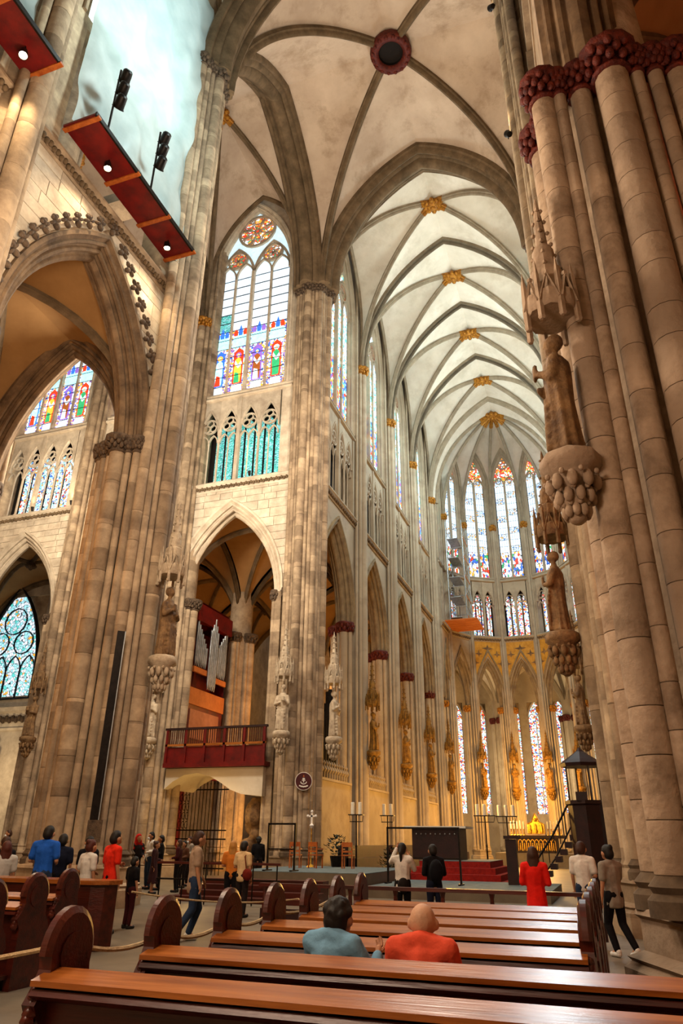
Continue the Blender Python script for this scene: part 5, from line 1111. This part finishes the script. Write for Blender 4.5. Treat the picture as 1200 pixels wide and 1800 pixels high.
def person(label, loc, rz, h, top, bottom, hair='hair_dark', style='short', arms=('down', 'down'), legs='stand', sleeves='short', skin='skin', vox=.02, skirt=0, shoes='shoe_dark', mask=False, group='visitors', head=(0, 0), wide=1.0, longtop=.0, items=None, floor=0.0, slouch=0.0):
    P = thing('person', label, 'person', (loc[0], loc[1], floor), rz, group); k = h/1.75
    sit = legs == 'sit'; hz = .45 if sit else .93
    V = lambda x, y, z: Vector((x, y, z))*k
    dz = hz-.93
    hip, chest, neck = V(0, 0, hz), V(0, .0, 1.33+dz), V(0, .0, 1.49+dz)
    hc = V(.0+head[0]*.05, .03+head[1]*.05+slouch*.9, 1.62+dz-slouch*.8)
    sh = [V(s*.185*wide, -.01, 1.42+dz) for s in (-1, 1)]; hp = [V(s*.095, 0, hz-.02) for s in (-1, 1)]
    ar = []
    for i, s in enumerate((-1, 1)):
        e, w_ = ARMS[arms[i]]; ar.append((sh[i], sh[i]+V(s*e[0], e[1], e[2]), sh[i]+V(s*w_[0], w_[1], w_[2])))
    if sit: lg = [(hp[i], V(s*.13, .42, .48), V(s*.14, .44, .1), V(s*.14, .56, .05)) for i, s in enumerate((-1, 1))]
    elif legs == 'walk': lg = [(hp[0], V(-.1, .12, .5), V(-.1, -.02, .1), V(-.1, .11, .04)), (hp[1], V(.1, -.02, .5), V(.1, -.26, .14), V(.1, -.16, .04))]
    else: lg = [(hp[i], V(s*.1, .02, .5), V(s*.1, -.02, .09), V(s*.12, .12, .045)) for i, s in enumerate((-1, 1))]
    # body: one continuous skin surface
    mb = MB(); r = lambda *a: [x*k for x in a]
    mb.ball(hc+V(0, -.01, .012), .102*k, 12, 10, 1.12, .95, 1.1); mb.ball(hc+V(0, .055, -.055), .055*k, 8, 6, 1.0); cap(mb, hc+V(0, .1, -.01), hc+V(0, .112, -.035), .016*k, .019*k, 6); mb.ball(hc+V(0, .09, -.075), .024*k, 6, 5, .6, 1.3)
    for s in (-1, 1): mb.ball(hc+V(s*.1, .0, -.01), .032*k, 6, 5, 1.2, .6); mb.ball(hc+V(s*.036, .088, .012), .014*k, 6, 5)
    limb(mb, [neck-V(0, 0, .06), hc-V(0, .015, .07)], r(.056, .05)); limb(mb, [hip, V(0, 0, 1.12+dz), chest, neck-V(0, 0, .05)], r(.125, .11, .125, .07))
    for i in (0, 1):
        a, b, c = ar[i]; limb(mb, [chest+V(0, 0, .06), a], r(.08, .055)); limb(mb, [a, b, c], r(.05, .04, .028)); limb(mb, list(lg[i])[:3], r(.08, .055, .038)); limb(mb, [lg[i][2], lg[i][3]], r(.04, .035))
        d = (c-b).normalized(); mb.ball(c+d*.045*k, .036*k, 8, 6, 1.2, .9, .75)
    body = remesh(mb, vox*k, 1, skin, 'body'); fb = MB(); fb.v = [tuple(v.co) for v in body.vertices]; fb.f = [tuple(p.vertices) for p in body.polygons]; fb.mi = [0]*len(fb.f)
    for i, s in enumerate((-1, 1)):   # five fingers on each hand, unequal and slightly curled
        a, b, c = ar[i]; d = (c-b).normalized(); side = d.cross(Vector((0, 1, .2))).normalized(); up = side.cross(d)
        for j, (o, L) in enumerate(((-.024, .062), (-.008, .075), (.008, .07), (.024, .056))):
            q = c+d*.07*k+side*o*k; fb.tube([q, q+d*L*.5*k-up*.006*k, q+d*L*k*.95-up*.026*k], .0095*k, 5, .007*k)
        q = c+d*.03*k+side*(-.034)*k; fb.tube([q, q-side*.022*k+d*.03*k, q-side*.026*k+d*.058*k], .0105*k, 5, .008*k)
    build(fb, 'body', skin, P, smooth=60); bpy.data.meshes.remove(body)
    # clothes
    mb = MB(); limb(mb, [V(0, 0, hz+.02-longtop), V(0, 0, 1.1+dz), V(0, -.005, 1.32+dz), neck-V(0, .01, .07)], r(.16+longtop*.1, .15, .165, .085))
    mb.v = [(x*1.12*wide, y*.82, z) for x, y, z in mb.v]
    for i in (0, 1):
        a, b, c = ar[i]; limb(mb, [chest+V(0, 0, .03), a], r(.115, .08)); limb(mb, [neck+V(0, -.02, -.01), a+V(0, 0, .0)], r(.06, .075))
        if sleeves == 'long': limb(mb, [a, b, c-(c-b)*.04], r(.075, .06, .045))
        else: limb(mb, [a, a.lerp(b, .72)], r(.078, .07))
    hem = (hz-.07-longtop)*k; mb.v = [(x, y, max(z, hem)) for x, y, z in mb.v]
    new('top', remesh(mb, vox*k, 2, top, 'top'), P)
    mb = MB()
    if skirt: mb.lathe([(.15*k, (hz+.06)*k), (.18*k, (hz-.1)*k), (.24*k, (hz-skirt)*k), (.22*k, (hz-skirt)*k), (.1*k, hz*k)], 18, (0, 0, 0), 1, .8, lambda a, t: 1+.06*t*math.cos(8*a))
    else:
        limb(mb, [V(-.07, 0, hz+.02), V(.07, 0, hz+.02)], r(.125, .125))
        for i in (0, 1): limb(mb, [lg[i][0], lg[i][1], lg[i][2]+V(0, 0, .02)], r(.105, .075, .06))
    new('skirt' if skirt else 'trousers', remesh(mb, vox*k, 1, bottom, 'trousers'), P)
    for i in (0, 1):
        a, t = lg[i][2], lg[i][3]; mb = MB(); cap(mb, a+V(0, -.03, -.05), t, .05*k, .042*k); mb.ball(a+V(0, -.03, -.02), .05*k, 8, 6); mb.v = [(x, y, max(z, .002)) for x, y, z in mb.v]; build(mb, 'shoe', shoes, P, smooth=60)
    if style != 'bald':
        mb = MB(); mb.ball(hc+V(0, -.018, .032), .112*k, 12, 9, 1.08, .95, 1.02); mb.ball(hc+V(0, -.05, -.01), .098*k, 10, 8, 1.05)
        if style == 'long': mb.lathe([(.11*k, .02*k), (.125*k, -.14*k), (.13*k, -.28*k), (.07*k, -.36*k)], 14, tuple(hc+V(0, -.055, 0)), 1, .62)
        if style == 'tail': limb(mb, [hc+V(0, -.1, .03), hc+V(0, -.15, -.06), hc+V(0, -.13, -.3)], r(.04, .045, .02))
        if style == 'bun': mb.ball(hc+V(0, -.1, .1), .055*k, 8, 6)
        if style == 'scarf': mb.lathe([(.115*k, .06*k), (.13*k, -.1*k), (.2*k, -.25*k), (.24*k, -.33*k), (.1*k, -.3*k)], 16, tuple(hc+V(0, -.02, 0)), 1, .75)
        if style == 'curly':
            r_ = random.Random(4)
            for _ in range(40): a, b = r_.uniform(0, 2*PI), r_.uniform(-.1, 1.5); mb.ball(hc+V(.1*math.cos(a)*math.cos(b), -.02+.1*math.sin(a)*math.cos(b)*(1 if math.sin(a) < .3 else .5), .03+.1*math.sin(b)), .035*k, 5, 4)
        # keep the face free: push hair behind the brow line
        mb.v = [(x, min(y, hc.y+(.045*k if z < hc.z+.06*k else .09*k)), z) for x, y, z in mb.v]
        new('headscarf' if style == 'scarf' else 'hair', remesh(mb, min(vox, .018)*k, 1, hair, 'hair'), P)
    if mask: mb = MB(); mb.ball(hc+V(0, .075, -.06), .055*k, 8, 6, .9, 1.1); build(mb, 'face_mask', 'mask', P, smooth=60)
    if items: items(P, k, ar, hc, V)
    return P
def bag(P, k, ar, hc, V): mb = MB(); mb.ball(V(.24, -.12, .98), .15*k, 10, 8, .95, 1.0, .6); build(mb, 'handbag', cloth('c_bag', hexc('#6a1f14')), P, smooth=60); build(MB().tube([V(.2, -.12, 1.1), V(.15, -.14, 1.4), V(.12, .0, 1.47), V(.2, .12, 1.3), V(.26, .02, 1.08)], .012*k, 6), 'strap', 'c_bag', P)
def backpack(P, k, ar, hc, V): mb = MB(); mb.ball(V(0, -.21, 1.2), .2*k, 12, 9, 1.25, .85, .65); build(mb, 'backpack', cloth('c_pack', hexc('#0c0c12')), P, smooth=60)
def waistbag(P, k, ar, hc, V): mb = MB(); mb.ball(V(.06, -.17, .9), .15*k, 10, 8, 1.05, .9, .6); build(mb, 'shoulder_bag', cloth('c_bagd', hexc('#17100e')), P, smooth=60)
def phone(P, k, ar, hc, V):
    p = ar[0][2].lerp(ar[1][2], .35)+V(0, .05, .08); o = build(MB().box(0, 0, 0, .075*k, .01*k, .15*k), 'phone', 'iron', P, p); build(MB().box(0, -.007*k, 0, .065*k, .003*k, .135*k), 'screen', 'screen', o)
mat('screen', hexc('#9fd8ff'), hexc('#d8c0f0'), .3, 30, emit=hexc('#9cc8f0'), es=1.2)
C_ = {n: cloth('c_'+n, hexc(c)) for n, c in dict(khaki='#a58b74', jeans='#27364f', white='#d9d2c8', red='#e02a14', blue='#1f58b8', black='#0f0d10', yellow='#d9b98a', denim='#6f9bb8', coral='#e0553a', redtop='#e01f14', grey='#8f8578', navy='#14182a', dots='#3a2024', dark='#221a1a', brown='#5a3a28', burgundy='#3a0f12', scarf='#c2241a', lightgrey='#b8b4ae', orange='#c8742a').items()}
person('man in khaki shirt and jeans walking along the central aisle', (-1.05, -12.3), -.9, 1.72, C_['khaki'], C_['jeans'], 'hair_brown', 'short', ('swing', 'down'), 'walk', 'short', shoes='shoe_white', longtop=.12, vox=.016)
person('person with tied hair in a white T-shirt behind the left benches', (-3.3, -12.4), -.3, 1.56, C_['white'], C_['dark'], 'hair_red', 'bun', ('hold', 'down'), longtop=.08, vox=.018)
person('broad man in a bright red shirt behind the left benches', (-2.95, -12.15), -.5, 1.72, C_['red'], C_['black'], 'hair_dark', 'short', ('cross', 'down'), wide=1.18, longtop=.05, vox=.018)
person('man in a royal blue shirt standing by the great left pier', (-4.5, -12.2), .2, 1.8, C_['blue'], C_['jeans'], 'hair_dark', 'short', ('hold', 'hold'), wide=1.12, vox=.018)
person('dark haired visitor half hidden behind the man in blue', (-4.85, -11.3), .6, 1.66, C_['navy'], C_['black'], 'hair_dark', 'short', vox=.022)
person('dark haired woman in black beside the great left pier', (-4.55, -10.8), 1.2, 1.62, C_['black'], C_['black'], 'hair_dark', 'long', vox=.022, mask=True)
person('woman with red hair and a pale dress at the far left', (-4.55, -13.2), .9, 1.52, C_['lightgrey'], C_['lightgrey'], 'hair_red', 'long', ('hold', 'down'), skirt=.5, vox=.02)
person('visitor in dark clothes at the left edge', (-5.7, -12.0), 1.0, 1.6, C_['black'], C_['dark'], 'hair_brown', 'short', vox=.024)
person('child in black beside the man in red', (-3.1, -11.2), -.4, 1.26, C_['black'], C_['burgundy'], 'hair_dark', 'short', vox=.02)
person('blond long haired woman in black trousers near the steps', (-2.75, -7.6), .3, 1.56, C_['orange'], C_['black'], 'hair_blond', 'long', ('hold', 'hold'), vox=.02)
person('woman in a cream shirt with a dark red handbag', (-2.1, -8.3), -.2, 1.56, C_['yellow'], C_['dark'], 'hair_dark', 'short', ('hold', 'down'), vox=.02, longtop=.06, items=bag)
person('seated dark haired man in a faded denim shirt', (4.06, -19.18), -.3, 1.72, C_['denim'], C_['jeans'], 'hair_dark', 'curly', ('lap', 'chin'), 'sit', 'long', wide=1.0, slouch=.06, vox=.014, group='men on the bench')
person('seated bald man in a coral T-shirt', (4.72, -19.18), .05, 1.72, C_['coral'], C_['dark'], 'hair_dark', 'bald', ('lap', 'lap'), 'sit', 'short', wide=1.02, slouch=.06, vox=.014, skin='skin_pale', group='men on the bench')
person('woman in a white shirt holding up a phone', (1.98, -9.3), 0, 1.56, C_['white'], C_['black'], 'hair_dark', 'tail', ('raise', 'phone'), 'stand', 'long', vox=.018, longtop=.1, items=lambda P, k, ar, hc, V: (phone(P, k, ar, hc, V), waistbag(P, k, ar, hc, V)))
person('visitor in black with a dark backpack facing the altar', (2.56, -9.0), .5, 1.54, C_['black'], C_['navy'], 'hair_dark', 'short', ('hold', 'hold'), 'stand', 'long', vox=.02, items=backpack)
person('woman in a long red top standing behind the last bench', (4.78, -11.3), 0, 1.53, C_['redtop'], C_['redtop'], 'hair_brown', 'long', ('cross', 'cross'), 'stand', 'long', skirt=.55, vox=.018, longtop=.15)
person('person in a white shirt half hidden at the right bench end', (5.5, -9.6), -.3, 1.62, C_['white'], C_['jeans'], 'hair_brown', 'short', ('down', 'hold'), vox=.02)
person('woman in a grey blouse and black trousers walking past the right bench ends', (5.98, -11.2), .75, 1.57, C_['grey'], C_['black'], 'hair_dark', 'bun', ('down', 'swing'), 'walk', 'short', shoes='shoe_white', longtop=.12, vox=.018)
for (l, p, rz, h, t, b, hr, st, kw) in (
    ('woman with a red headscarf and dark robe in the crowd', (-8.2, -3.6), -2, 1.72, 'dark', 'dark', 'c_scarf', 'scarf', dict(skirt=.85)),
    ('man in a white shirt at the back of the crowd', (-9.4, -1.0), 2.6, 1.8, 'white', 'jeans', 'hair_dark', 'short', dict(mask=True)),
    ('woman in a dotted dress in the crowd', (-7.9, -3.0), -1.2, 1.52, 'dots', 'dots', 'hair_brown', 'bun', dict(skirt=.6)),
    ('visitor in black left of the man with the pale mask', (-8.85, -1.2), 2.2, 1.7, 'black', 'black', 'hair_dark', 'short', {}),
    ('short visitor in dark red in the crowd', (-7.75, -1.8), 1.8, 1.58, 'burgundy', 'black', 'hair_brown', 'long', {}),
    ('visitor in brown facing the viewer in the crowd', (-8.75, .2), 2.9, 1.53, 'brown', 'dark', 'hair_dark', 'short', {}),
    ('man with a pale mask and beige shirt in the crowd', (-9.1, 1.2), 2.5, 1.68, 'grey', 'dark', 'hair_brown', 'short', dict(mask=True)),
    ('visitor with a white mask at the far left edge', (-16.7, 0), 2.4, 1.85, 'black', 'black', 'hair_brown', 'short', dict(mask=True)),
    ('visitor in a white shirt by the red altar pier', (-15.3, 1.2), 2.2, 1.74, 'white', 'dark', 'hair_dark', 'short', dict(mask=True, arms=('cross', 'cross'))),
    ('dark visitor near the rock pillar', (-6.9, 2.6), .4, 1.7, 'black', 'dark', 'hair_dark', 'curly', {})):
    person(l, p, rz, h, C_[t], C_[b], hr, st, kw.pop('arms', ('hold', 'down')), 'stand', 'long', vox=.03, group='crowd by the transept', **kw)

bpy.data.scenes.remove(TMP)
